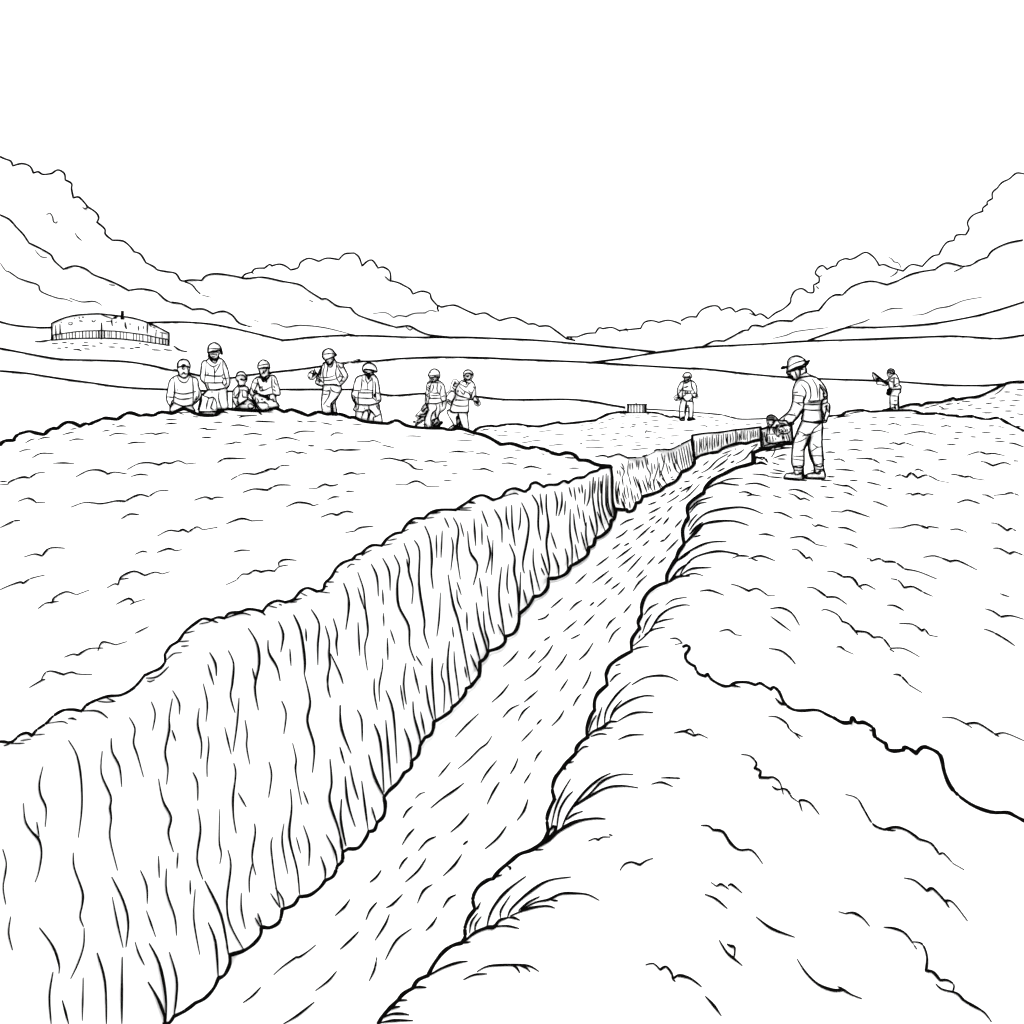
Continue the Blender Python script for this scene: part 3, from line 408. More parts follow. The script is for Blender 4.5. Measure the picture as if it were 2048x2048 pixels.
ink_strokes(mb,'770,1055 830,1040;850,1050 870,1055;880,1080 930,1080;950,1060 1000,1062;1090,1060 1170,1050;1060,1105 1110,1108;1180,1075 1240,1073;1000,1095 1050,1080;1000,1120 1060,1112;790,1045 820,1048;900,1060 925,1055;1030,1035 1060,1032;1150,1135 1250,1125;860,1075 890,1080',d_mid,1.6,'B',lift=.004)
tag(mb.build('ground'),kind='structure')

# knoll on the right
mb=MB(CHALK)
kn=line('@C 1240,1425 1300,1405 1350,1403 1365,1410 1400,1395 1480,1390 1540,1370 1560,1377 1620,1367 1680,1360 1740,1335 1830,1290 1880,1280 1932,1280')
kf=hillf(42,760,.1,100)
sheet(mb,[(kn[0][0]-10,850)]+mono(kn)+[(2500,760),(2500,960),(2048,960)],kf,18,[(mono(kn)+[(2500,760)],[(0,.6,-.35),(0,2,-3)])])
draw(mb,kn,kf,5.2,False,.003)
ink_strokes(mb,'1410,1415 1460,1405;1500,1405 1540,1400;1560,1430 1600,1430;1590,1390 1640,1385;1660,1425 1700,1425;1720,1400 1760,1395;1820,1335 1860,1335;1790,1385 1830,1383;1850,1410 1890,1412;1860,1380 1910,1384;1760,1420 1800,1423;1820,1440 1870,1440;1700,1450 1760,1450;1890,1455 1930,1460;1470,1430 1520,1428;1890,1320 1932,1322;1770,1350 1800,1330 1830,1300;1850,1475 1880,1475;1380,1425 1410,1420;1650,1370 1700,1360;1560,1400 1580,1395;1740,1370 1780,1367;1880,1350 1925,1353;1460,1412 1490,1425;1620,1410 1650,1405;w3.4 1480,1390 1500,1380 1530,1385;w3.4 1670,1360 1690,1355',kf,1.6,'C',lift=.004)
tag(mb.build('hill'),kind='structure')

# ---------------------------------------------------------------- hills behind, nearest first
def hill(curves,d0,w,bottom=930,ext=(True,True),strokes='',fr='S',slope=.3,top=None):
    mb=MB(HILLM)
    pl=line(curves)
    t=mono(pl)
    v0=min(p[1] for p in t)
    df=hillf(d0,v0,slope,max(60,bottom-v0))
    t=[(-1200,t[0][1])]+t if ext[0] else [(t[0][0]-90,t[0][1]+70)]+t
    t=t+[(3200,t[-1][1])] if ext[1] else t+[(t[-1][0]+90,t[-1][1]+70)]
    poly=[(t[0][0],bottom)]+t+[(t[-1][0],bottom)]
    sheet(mb,poly,df,36,[(t,[(0,d0*.1,-d0*.012),(0,d0*.3,-d0*.08)])])
    draw(mb,pl,df,w+.5,False,.002)
    if strokes: ink_strokes(mb,strokes,df,2,fr,lift=.003)
    return tag(mb.build('hill'),kind='structure'),df
# L1
hill('@A 0,1220 150,1233 330,1262 500,1285 650,1307 800,1317 920,1322 1080,1328 1250,1332 1400,1328 1550,1322 1775,1322 1932,1322;@B 70,825 150,838 230,852 300,858 400,852 475,847 600,850 760,865 900,880 1050,882 1260,880 1400,893 1500,912 1600,928 1700,936 1870,946',60,3.4,slope=.15,ext=(True,False))
_,L2F=hill('@A 0,1095 140,1122 330,1155 500,1160 690,1168 820,1187 940,1215 980,1217 1130,1250 1270,1259 / 1300,1255 1365,1243 1500,1228 1640,1212 1780,1193 1932,1170;@B 70,674 110,670 200,668 330,655 500,648 620,647 800,651 1000,660 1200,668 1380,676 1600,690 1932,710;@C 110,1205 200,1212 400,1235 600,1253 800,1263 1100,1273 1250,1280 1500,1298 1700,1300 1820,1292 1870,1282',95,3.4,slope=.15)
hill('@B 1380,676 1550,655 1740,622 1932,598;@C 110,1092 160,1087 500,1070 740,1055 1000,1047 1300,1035 1500,1028 1600,1030 1700,1037 1800,1040 1932,1022',150,3.2,bottom=800,ext=(False,True),slope=.1)
_,L3F=hill('@A 0,948 80,968 180,978 285,980 500,965 700,952 820,952 1000,950 1150,960 1300,987 1560,1050 / 1620,1045 1700,1035 1800,1028 1932,1022;@B 65,528 200,530 400,537 700,538 900,545 1100,555 1300,572 1500,592 1740,618',210,3.2,bottom=800,ext=(True,False),slope=.15,
 strokes='w3 @BL 55,413 100,415 150,410 200,402 245,395;w3 @BL 1590,460 1640,470 1680,500 1730,520 1790,530;@BL 245,438 320,438;@BL 360,428 420,422;@BL 430,415 500,408 605,400;@BL 450,440 500,438;@BL 305,488 360,490;@BL 390,485 435,482;@BL 590,458 670,460;@BL 695,464 755,466;@BL 610,425 660,422;w2.4 @BL 490,508 530,503 560,508 590,524;@BL 610,496 685,500;@BL 705,405 850,400 1000,402;@BL 780,425 830,443;@BL 885,475 970,477;@BL 935,433 1000,434;@BL 1015,486 1085,488;@BL 1075,430 1155,432;@BL 1130,493 1180,490;@BL 1185,478 1255,483;@BL 1295,442 1355,458;@BL 1235,434 1260,435;@BL 1380,506 1490,513;@BL 1515,498 1560,510 1620,512')
hill('@C 740,1052 840,1015 950,982 1020,979 1150,978 1400,962 1600,930 1750,895 1932,838',320,3.2,bottom=760,ext=(False,True),slope=.1)
# high misty hills
hill('@C 160,1085 220,1055 275,1055 / 340,1020 380,998 410,994 / 430,970 460,968 490,975 / 530,958 580,942 650,944 / 690,915 740,895 800,885 / 850,825 890,800 930,800 / 980,755 1040,732 1100,725 1175,743 / 1240,720 1320,682 1440,660 / 1480,632 1510,623 1555,632 1595,643 / 1640,635 1680,610 1730,592 / 1760,553 1840,515 1925,497',1300,2.9,bottom=760,ext=(False,True),slope=.1,
 strokes='w1.6 @C 545,1040 620,1022 680,1000 850,980;w1.8 @C 945,977 1040,950 1085,930;w1.8 @C 1143,897 1200,875 1265,875;w1.8 @C 1313,911 1380,905 1450,875 1520,862 1600,830 1700,812;@C 1545,672 1595,647')
_,K3F=hill('@A 0,358 50,382 90,425 130,468 160,513 / 230,548 280,578 300,612 350,658 / 410,640 470,655 520,690 600,720 650,742 710,775 / 780,767 860,783 910,825 940,840 / 980,845 1010,852 1060,880 / 1120,878 1175,903 / 1230,890 1280,910 1320,955 1387,977',1700,3,bottom=760,ext=(True,False),slope=.1,
 strokes='w2.6 @A 0,622 30,665 50,672 100,707 / 150,725 210,745 225,780 310,815 360,823 400,838;@A 380,815 450,838 520,835 563,858;w1.5 @A 193,553 225,588 260,592;w1.5 @A 600,742 635,748;w1.2 @A 1397,937 1430,949')
hill('@A 1020,722 1060,717 1113,720 / 1140,692 1200,683 1300,697 1360,709 1450,702 1560,725 1650,742 1700,775 1775,823 / 1805,823 1860,860 1932,870;@B 62,377 100,415 210,453 310,482 / 345,477 385,475 440,505 500,525 600,535',2300,2.8,bottom=770,ext=(False,False),slope=.05,
 strokes='w1.3 @A 1705,828 1730,838;w1.6 @B 365,480 385,497 400,488;w2 @A 1490,960 1530,960 1580,977 1660,967 1790,980 1932,1015;w2 @A 1932,1015 1990,1030')

# ---------------------------------------------------------------- clouds: closed rounded bodies
def cloud(curves,d0,w,label,close,strokes='',T=.05):
    mb=MB(CLOUDM)
    pl=line(curves); poly=dedupe(pl+close)
    tf=lambda p: prof(pdist(p,poly),70,d0*T)
    solid(mb,poly,d0,tf,34)
    draw(mb,pl,lambda u,v:d0-prof(w*1.2,70,d0*T),w+.7,False,.001,fixed=True)
    if strokes:
        ink_strokes(mb,strokes,lambda u,v:(d0-prof(pdist((u,v),poly)+w,70,d0*T)),1.9,lift=.001)
    o=mb.build('cloud',origin=P3(sum(p[0] for p in poly)/len(poly),max(p[1] for p in poly),d0))
    return tag(o,label,'cloud','cumulus clouds behind the hills')
cloud('@A 0,37 30,50 60,62 70,88 / 120,75 165,90 185,128 / 210,120 238,135 285,130 / 320,110 355,130 360,165 / 395,185 395,215 405,265 / 435,260 470,295 482,312 / 530,345 545,375 535,398 / 578,435 582,465 620,498 / 680,503 720,535 740,562 / 775,575 805,622 / 850,645 870,662 920,672 / 970,682 995,718 1017,724',2050,2.9,'largest cloud bank, sweeping down from the top left corner above the round building',
 [(400,590),(430,660),(300,760),(-300,760),(-700,560),(-500,330)],'w2 @A 455,315 470,325 487,312;w2 @A 255,358 275,348 290,370 295,395 310,403 316,390;w2 @A 412,455 430,482 453,500;w1.6 @A 1110,800 1165,813')
cloud('@A 1020,728 1060,745 1085,775 1105,793',2000,2.2,'small low cloud tongue tucked between the big left cloud bank and the rounded hill',
 [(395,620),(380,640),(365,630),(360,580)])
cloud('@A 1335,705 1355,685 1390,675 / 1410,655 1460,652 / 1488,632 1500,640 / 1540,630 1575,640 1605,662 / 1645,650 1660,620 1705,598 1760,615 / 1805,597 1870,605 / 1900,575 1932,570;@B 78,72 105,95 122,145 / 150,118 180,113 210,155 / 240,150 275,175 280,225 / 320,235 350,250 385,270 403,298 / 450,283 495,295 505,325 545,370',3200,2.6,'billowing cumulus cloud with a rounded top, above the standing man with the rifle',
 [(880,640),(840,690),(650,690),(520,620)],'w2 @A 1385,672 1400,682;w2 @B 247,200 280,230;@B 180,407 250,400 295,428 / 325,417 365,423 / 410,405 470,403 / 500,388 535,397')
cloud('@B 545,395 538,375 545,362 560,370 600,362 640,362 700,390 750,412 / 800,403 840,425 880,445 / 950,428 990,438 1040,465 / 1070,463 1100,477 / 1150,475 1190,500 1250,545 / 1300,555',2900,2.7,'long low cloud sloping down to the middle of the valley, right of the billowing one',
 [(1160,720),(820,720),(860,660)],'w2 @B 1250,535 1270,548;w2 @B 1270,540 1290,550')
cloud('@B 1250,535 1310,535 / 1360,517 1410,513 / 1430,485 1450,490 / 1500,483 1540,500 / 1590,495 1660,488 / 1680,455 1720,445 1760,455 / 1810,443 1860,455 1900,475;@C 62,968 90,970 140,998 / 160,992 240,1000',3400,2.3,'flat scalloped cloud over the small slatted box in the middle distance',
 [(1440,700),(1160,715)],'w2 @B 1540,505 1580,490 1585,505')
cloud('@C 38,943 80,922 123,922 / 150,885 200,863 240,862 260,885 / 310,870 340,895 / 380,878 420,883 450,915 / 480,905 520,932 / 560,900 600,880 640,845 645,818 / 665,780 705,765 740,787 / 770,785 770,745 / 800,728 800,700 / 780,680 795,650 820,638 836,650 845,660 / 870,645 895,640 / 910,615 945,600 970,605 / 1000,595 1055,565 1095,585 1120,615 1132,638 / 1160,633 1200,650 1265,668 / 1310,633 1370,643 / 1400,610 1430,585 1462,578 / 1485,535 1510,508 1545,500 / 1560,470 1610,468 / 1628,435 1620,400 1650,360 1705,338 / 1705,320 1730,300 / 1730,285 1758,268 / 1758,235 1785,210 / 1810,180 1850,160 1890,128 1932,132',3000,2.5,'tall cloud bank climbing to the top right corner above the man in the brimmed helmet',
 [(2500,330),(2700,700),(2048,720),(1500,720),(1370,700)],'w2 @C 1183,592 1200,600 1215,618 / 1240,625 1255,655;w1.8 @C 1190,702 1225,680 1235,660;w1.6 @C 783,750 800,767;w1.6 @C 410,897 450,915;w1.4 @C 820,690 800,700')
# ---------------------------------------------------------------- people
def closed(s,fr):
    (w,p,c),=parse(s,fr); q=smooth(p+[p[0]],c,3); return dedupe(q)
def area(poly): return abs(sum(a[0]*b[1]-b[0]*a[1] for a,b in zip(poly,poly[1:]+poly[:1])))/2
class Fig:
    def __init__(s,fr,d,body,label,foot,cat='person',name='person',T=.13,step=4,w=2.3,bstrokes='',bw=None,bmat=None):
        s.fr=fr;s.d=d;s.T=T;s.step=step;s.w=w;s.R=T*F/d
        s.poly=closed(body,fr)
        (_,fp,_),=parse(foot+' '+foot,fr); u,v=fp[0]
        s.root=empty(name,P3(u,v,d),label,cat)
        s.tb=lambda p: prof(pdist(p,s.poly),s.R,T) if inpoly(p,s.poly) else 0.0
        s._solid('body',s.poly,s.tb,bmat or SKIN,(bw or w)*.8,bstrokes)
    def _solid(s,name,poly,tf,m,w,strokes,ms=0,label=None):
        mb=MB(m); solid(mb,poly,s.d,tf,s.step,ms)
        c=(sum(p[0] for p in poly)/len(poly),sum(p[1] for p in poly)/len(poly))
        if w: draw(mb,poly,lambda u,v:s.d-tf((u,v)),w*(1 if s.fr in('P1','P2','P4') else .8),False,closed=True,tol=.02)
        if strokes: ink_strokes(mb,strokes,lambda u,v:s.d-tf((u,v)),s.w,s.fr,tol=.02)
        o=mb.build(name,parent=s.root,origin=P3(c[0],c[1],s.d))
        if label: o['label']=label
        return o
    def part(s,name,poly,strokes='',m=None,w=None,off=.01,ms=0,label=None):
        pl=closed(poly,s.fr)
        tf=lambda p: max(s.tb(p),.55*prof(pdist(p,pl),s.R,s.T))+off
        return s._solid(name,pl,tf,m or CLOTH,s.w if w is None else w,strokes,ms,label)
def held(name,label,cat,fr,d,poly,T=.05,strokes='',m=None,w=1.8,step=4,ms=0):
    pl=closed(poly,fr); mb=MB(m or CLOTH); R=T*F/d
    tf=lambda p: prof(pdist(p,pl),R,T)+.008
    solid(mb,pl,d,tf,step,ms)
    draw(mb,pl,lambda u,v:d-tf((u,v)),w*SK.get(fr,1),False,closed=True,tol=.02)
    if strokes: ink_strokes(mb,strokes,lambda u,v:d-tf((u,v)),w*.8,fr,tol=.02)
    c=(sum(p[0] for p in pl)/len(pl),max(p[1] for p in pl))
    return tag(mb.build(name,origin=P3(c[0],c[1],d)),label,cat)

# bearded man kneeling at the left end of the ridge
f=Fig('P1',21.8,'330,375 400,375 450,410 468,480 455,560 450,610 490,640 580,680 600,800 640,920 600,1000 540,1060 500,1100 515,1190 180,1190 150,1100 110,1040 100,960 130,760 160,690 220,640 270,620 285,590 268,520 270,450 295,400',
 'bearded man in a plain vest kneeling at the left end of the ridge group','340,1190',
 bstrokes='w3 / 290,560 300,620 340,655 370,665 410,650 435,610 440,560;w2.6 325,605 345,600 365,580 390,600 430,600;w1.6 350,505 345,520 365,530 385,520;w1.2 340,500 375,500;w1.6 420,500 435,540 445,590;w1.4 340,470 370,455 400,480')
f.part('trousers','210,1045 290,1080 370,1100 500,1080 510,1110 515,1190 180,1190 170,1090')
f.part('jacket','285,620 370,670 445,615 490,640 580,680 600,800 640,920 600,1000 545,1060 500,1085 430,1095 370,1100 290,1080 215,1045 180,1090 150,1085 112,1040 100,960 130,760 160,690 220,640',
 'w2 265,640 290,690 330,725 370,737 415,720 455,655;210,660 225,860 210,960 210,1045;500,660 512,860 508,1060;w2.2 200,880 240,890 360,912 500,885 560,868;w2.4 215,950 300,990 420,985 495,965;120,955 210,965;w2 165,1070 180,1030 200,1000;w2 560,940 550,1000 505,1075;w1.6 265,840 275,858;w2.2 600,870 600,940 560,1010')
f.part('helmet','268,505 272,440 300,395 335,376 380,374 430,395 462,450 465,500 430,488 370,482 300,492','w3 275,500 330,485 380,482 440,492;330,470 370,455 400,475',STEEL,2.8,off=.014)

# tall standing man
f=Fig('P1',20.3,'840,118 900,140 940,190 955,250 920,290 915,345 985,395 1045,520 1078,680 1075,770 1035,830 1040,980 1048,1130 900,1150 850,1240 740,1262 625,1245 600,1180 640,1000 645,920 690,890 730,850 690,760 622,670 650,420 720,390 760,345 745,290 745,180 785,130',
 'tall helmeted man standing with one knee raised beside the kneeling bearded man','740,1255',
 bstrokes='w4 765,285 768,320 785,350 830,375 880,365 905,330 915,280;w2 785,300 815,295 850,305;w1.6 810,325 830,340 850,330;w2 865,285 870,320;w3 750,300 745,330 760,345;w3 780,270 840,262 910,268;w2.6 760,340 790,390 820,385 850,395 880,370')
f.part('trousers','690,900 740,850 850,845 920,835 1000,822 1035,835 1045,980 1048,1130 960,1145 900,1150 880,1160 865,1185 740,1188 600,1185 615,1080 640,1000 648,930',
 'w2.4 690,900 670,935 720,955 760,972 800,962 835,970 870,1040 880,1150;w2.4 650,1000 620,1080 600,1175;w2.2 750,980 725,1060 710,1150;w2.4 830,975 800,1070 785,1130 830,1150;910,880 905,980 925,1060 960,1155;w1.2 785,882 820,885;w2 740,980 800,965;w2 640,930 610,1040 580,1160')
f.part('jacket','760,350 790,400 855,435 888,380 920,352 985,395 1045,520 1078,680 1075,770 1035,830 1010,815 980,825 920,845 850,852 740,845 710,800 690,760 655,715 622,670 635,540 650,420 720,388',
 'w1.8 715,400 765,460 825,490 900,450;w1.6 712,400 705,560 695,640 685,740;w2 970,400 975,540 1020,700 1030,760;w1.6 940,420 900,500 850,590;w1.6 825,490 840,560 840,730;w2.4 675,615 720,622 840,635 950,632 970,600;w2.4 690,735 840,740 980,735;w2 735,745 745,800 765,840;w1.6 735,575 745,590 735,612;w1.6 955,650 985,672 1060,665;w2 980,680 965,740 1010,795;w3 700,745 710,800 740,850;w2 1020,745 1000,790',w=2.3)
f.part('helmet','738,275 745,180 785,135 840,118 900,138 940,190 965,290 945,292 925,235 850,245 770,265','w1.6 755,215 840,205 925,212;w3 760,265 800,252 850,245 920,240;w2.6 925,200 950,290',STEEL,2.8,off=.014)
f.part('boot','610,1180 740,1188 865,1182 850,1240 740,1262 640,1248','w3 630,1185 640,1240',w=2.6)

# small crouching figure
f=Fig('P1',21.9,'1250,565 1310,585 1345,650 1345,710 1320,735 1320,780 1360,805 1370,870 1355,950 1440,1030 1470,1150 1150,1160 1120,1080 1118,960 1135,850 1190,790 1210,745 1180,700 1172,640 1200,590',
 'small crouching figure, low between the tall man and the man with a patterned scarf','1300,1150',
 bstrokes='w3.4 1235,685 1265,690 1310,712;w2.6 1290,690 1320,690 1335,700;w3 1195,690 1205,735 1215,775;w3 1205,770 1260,785 1310,770')
f.part('trousers','1140,1140 1200,1090 1240,1060 1340,1000 1400,1020 1445,1060 1475,1150 1300,1158','w2.4 1160,1125 1230,1080 1330,1010;1250,1070 1330,1065;w2 1360,1080 1400,1062 1450,1100 1430,1130 1370,1125 1360,1080;w2 1200,1130 1250,1110')
f.part('jacket','1190,790 1250,800 1310,790 1365,815 1370,900 1345,1000 1290,1050 1200,1100 1155,1065 1122,980 1125,900 1140,840','w2 1215,800 1220,880 1150,960;w3 1130,960 1200,968 1220,900;w2 1245,870 1200,980 1215,1060 1180,1060;w2 1270,860 1275,950 1310,960 1350,960;1310,860 1345,870 1340,900;w1.6 1230,850 1320,850;w2.4 1200,1000 1190,1050;w2 1150,880 1140,940')
f.part('helmet','1172,650 1185,605 1210,575 1250,563 1300,578 1345,655 1340,690 1315,650 1290,625 1240,618 1185,635','w2.6 1185,635 1240,618 1300,630 1335,680',STEEL,2.6,off=.014)

# crouching man with scarf
f=Fig('P1',21.9,'1590,385 1650,400 1690,450 1692,520 1680,620 1750,622 1800,670 1840,800 1858,920 1800,940 1800,1020 1845,1100 1790,1110 1660,1150 1560,1160 1490,1100 1430,990 1385,900 1412,780 1440,700 1500,650 1550,620 1515,510 1520,430',
 'helmeted man with a patterned scarf crouching right of the small crouching figure','1640,1150',
 bstrokes='w4 1520,530 1540,580 1560,640 1600,660 1640,640 1690,610;w3 1580,600 1600,575 1620,600;w1.6 1590,550 1620,560 1640,540 1630,580;w3 1690,520 1685,600 1730,590;w1.6 1640,520 1650,560')
f.part('trousers','1430,960 1500,900 1600,935 1740,910 1790,960 1800,1020 1845,1095 1800,1125 1660,1150 1560,1160 1490,1110','w3 1520,940 1600,955 1700,990 1790,1035;w2 1500,1060 1560,1045 1660,1060 1670,1120;w2.4 1480,960 1470,1020 1500,1080 1560,1145;w3 1560,1000 1590,990;w3 1640,990 1690,1010;w2 1500,980 1520,1020 1500,1060;w3 1800,1030 1850,1100;w2 1700,910 1680,1000;w3 1740,980 1760,1040;w2 1600,1020 1640,1040')
f.part('jacket','1500,650 1560,665 1620,700 1690,640 1750,620 1800,670 1840,800 1858,920 1810,938 1740,912 1600,940 1500,905 1440,930 1385,900 1412,780 1440,700',
 'w2 1450,740 1500,750 1470,830 1440,880;w2.4 1500,690 1530,780 1545,870;w2 1730,640 1728,780 1745,905;w1.8 1760,680 1775,740 1805,775;w2 1580,780 1580,840 1620,850 1720,800;w2.4 1540,865 1620,855;w7 1475,860 1495,890;w2.4 1550,915 1700,960;w2.4 1750,840 1790,870;w1.8 1755,780 1775,820;w2 1570,690 1600,720 1590,660 1640,700;w3 1650,700 1640,740;w3 1510,680 1500,700;w2 1420,820 1450,900 1470,860;w1.6 1560,790 1550,830')
f.part('scarf','1560,640 1620,650 1680,615 1680,670 1640,700 1600,725 1575,700','w2.4 1580,660 1600,690 1630,660 1650,690 1670,650;1600,640 1590,670 1620,700',w=1.6,off=.016)
f.part('helmet','1512,512 1515,455 1555,400 1590,385 1640,395 1680,430 1697,485 1690,522 1600,510 1530,522','w1.8 1530,470 1600,455 1675,450;w3.6 1520,520 1600,508 1690,500',STEEL,2.6,off=.014)

# standing man with the rifle on the shoulder
f=Fig('P2',23.6,'610,185 690,205 735,260 775,315 735,350 745,400 790,470 930,515 940,570 1025,740 1025,800 955,905 890,970 890,1080 860,1145 760,1330 785,1570 520,1575 487,1550 455,1360 475,1130 500,1010 440,990 335,930 350,840 385,730 480,540 545,465 500,400 475,350 485,270 530,210',
 'man in helmet and webbing standing with a rifle over his shoulder, hand on hip','620,1580',
 bstrokes='w3 545,430 570,490 640,530 700,480 725,400;w5.5 560,500 590,510 610,560;w2 610,450 600,500 640,520;w3 700,370 730,400 740,440;w3 480,510 530,470;w1.6 680,410 710,440 700,480')
f.part('trousers','515,965 680,960 830,985 885,1000 888,1080 862,1145 810,1240 760,1330 775,1450 785,1572 710,1572 700,1400 662,1370 668,1450 672,1560 520,1578 485,1545 455,1360 470,1200 480,1100 490,990',
 'w2.4 650,1010 665,1060 700,1095 760,1120 850,1135;w2.2 505,1080 570,1095 640,1085 620,1200 560,1300 495,1390;w2.2 650,1090 640,1150;w2 505,1170 600,1160;w1.6 560,1400 600,1425 650,1435;w2.6 865,1130 830,1190 740,1290 665,1370 660,1430 675,1560;w2.4 690,1370 700,1390 745,1330;w2.4 700,1400 720,1560;w2.4 560,1095 620,1090',w=2.4)
f.part('jacket','545,465 620,530 735,420 790,470 930,515 940,570 1025,740 1025,800 955,905 885,972 820,985 680,960 520,965 440,990 335,930 350,840 385,730 480,540',
 'w2 530,490 520,580 500,650 490,740 510,800 590,800 660,790 740,760;w2 590,540 590,620 575,700 570,780;w2 775,480 780,580 765,700 780,800 820,880 860,940;w2 510,870 600,865 690,855 775,830;w3.4 520,950 600,960 700,955 800,950;w2.4 790,540 840,640 900,740 940,790;w2.4 815,520 850,570 880,605 920,575;w2.2 850,720 850,770 800,815;w2.2 860,770 900,790 960,795;w2.2 930,780 870,880 840,900;w2.2 850,900 890,875 935,890;w2 460,600 430,690 395,790 490,805;w2.4 370,830 430,850 500,920;w1.6 370,880 420,900 400,930;w1.6 380,860 460,900;w2 480,560 440,740 430,780;w2 345,930 490,1000;w2 490,800 510,870 500,940;w2 510,500 560,470;w2 620,560 650,590 700,540 720,470;w1.8 590,520 600,600',w=2.4)
f.part('helmet','475,350 482,275 530,212 610,183 690,205 735,255 782,315 770,340 730,355 680,375 620,400 545,432 500,400','w1.8 510,312 600,290 690,285;w2.4 560,410 640,395 730,350;w4 730,300 765,320;w3 700,285 720,290',STEEL,2.8,off=.014)
held('water_bottle','round canteen with straps hanging beside the standing man with the rifle','canteen','P2',23.4,'165,770 180,710 240,665 295,660 310,625 330,670 365,715 370,760 340,790 290,845 235,858 185,825',.06,'w2.4 270,700 275,750 245,830;w2 200,720 240,700 270,740;w3 300,650 290,700 330,740;w4 330,690 350,740;w2 280,790 330,740;w2 270,750 330,745;w1.8 190,780 220,830')
held('rifle','long rifle resting on the shoulder of the standing man, muzzle pointing right','rifle','P2',23.5,'905,500 1000,470 1110,450 1205,428 1215,412 1290,412 1290,432 1215,448 1110,475 1010,505 935,530',.03,'w1.6 940,510 1050,480;1100,460 1115,475;w2 1230,430 1290,432',WOOD,1.0,3)

# standing man in helmet, legs apart
f=Fig('P2',24.0,'1490,495 1575,520 1635,585 1655,675 1590,695 1590,735 1660,820 1685,900 1720,1130 1738,1290 1685,1360 1710,1480 1745,1600 1757,1775 1580,1765 1330,1715 1200,1665 1195,1540 1145,1495 1180,1380 1110,1230 1105,1150 1140,1050 1170,900 1230,790 1385,738 1370,690 1335,640 1355,560 1410,508',
 'helmeted man in a buttoned jacket standing just right of the man with the rifle','1450,1740',
 bstrokes='w3 1385,700 1400,740 1470,770 1550,740 1585,700;w4 1415,695 1450,712;w2 1470,705 1560,710;w3 1400,740 1440,745 1530,740')
f.part('trousers','1190,1345 1260,1382 1500,1395 1685,1360 1710,1480 1745,1600 1757,1775 1580,1765 1460,1745 1330,1715 1200,1665 1195,1540 1145,1495 1185,1400',
 'w2 1265,1390 1245,1480 1210,1500;w2 1195,1340 1205,1490;w2.4 1220,1530 1290,1538 1370,1540 1410,1500;w3 1310,1700 1340,1610 1370,1540 1420,1510 1460,1540 1465,1620 1435,1740;w3 1480,1400 1480,1480 1510,1530 1490,1620 1470,1745;w3.4 1500,1490 1560,1560 1620,1630;w2.6 1575,1750 1570,1640;w2.4 1580,1660 1650,1630 1725,1590;w2 1375,1468 1388,1472;w3 1420,1500 1470,1500;w2 1660,1400 1650,1440 1700,1500')
f.part('jacket','1390,740 1470,790 1530,765 1588,735 1660,820 1685,900 1720,1130 1738,1290 1690,1350 1600,1378 1500,1395 1260,1382 1170,1345 1115,1250 1105,1150 1140,1050 1170,900 1230,790',
 'w2 1332,775 1325,900 1318,1000 1290,1115;w1.8 1405,780 1412,860 1445,930 1450,1060;w1.8 1520,790 1535,850 1490,890 1460,935;w2 1550,800 1565,900 1562,1050 1555,1230 1600,1270 1640,1320;w1.6 1310,1072 1450,1068 1550,1085;w2.4 1270,1130 1400,1135 1580,1132;w2.4 1250,1240 1400,1250 1560,1252;w2.6 1605,885 1622,1000 1620,1150 1640,1290;w2 1140,1080 1290,1085;w2.4 1258,1100 1245,1250 1255,1372;w1.8 1150,1180 1180,1230 1240,1235;w2.2 1120,1170 1145,1290 1200,1330 1215,1330;w2 1625,1120 1665,1140 1705,1130;w4.5 1600,1150 1598,1230;w1.4 1345,850 1385,912;w4 1170,1250 1180,1300;w2.4 1440,780 1480,860;w2 1500,800 1480,850;w2 1650,1300 1710,1300;w4 1430,770 1480,800 1520,770',w=2.5)
f.part('helmet','1335,640 1355,560 1410,508 1490,495 1575,520 1635,585 1655,675 1600,690 1570,672 1500,645 1450,632 1385,632 1372,700','w2.6 1385,632 1450,630 1540,642 1640,668;w2.4 1385,650 1400,690 1440,712 1500,712 1580,690',STEEL,2.8,off=.014)

# stooping man with a bag
f=Fig('P3',26.3,'600,213 680,250 722,320 724,420 695,440 700,500 790,560 835,640 868,850 868,960 870,1120 835,1200 725,1285 690,1390 720,1480 790,1500 710,1600 560,1600 400,1640 350,1590 370,1400 430,1200 400,1070 365,1040 372,850 392,700 420,550 480,510 470,430 440,370 470,300 520,240',
 'helmeted man stepping left, dragging a crumpled bag beside his leg','520,1600',
 bstrokes='w3 480,440 480,500 560,545 650,480 700,440;w2.4 540,440 560,475 580,450;w1.6 500,450 520,480 560,520 600,500 630,450;w4 500,440 540,430;w4 640,440 680,430')
f.part('trousers','440,1045 620,1058 750,1020 865,1000 872,1120 835,1200 725,1285 660,1400 600,1450 520,1600 400,1625 345,1590 370,1400 440,1190 425,1100',
 'w3.4 620,1080 645,1140 620,1215 560,1260 520,1340 500,1440 520,1590;w2.6 715,1070 720,1260 685,1370 640,1400;w4 620,1255 610,1310 625,1400;w2.4 800,1010 780,1060 780,1130;w1.8 440,1190 470,1215;w2.4 540,1450 580,1460 620,1400;w3 390,1100 430,1190;w3 310,1560 360,1545 420,1600')
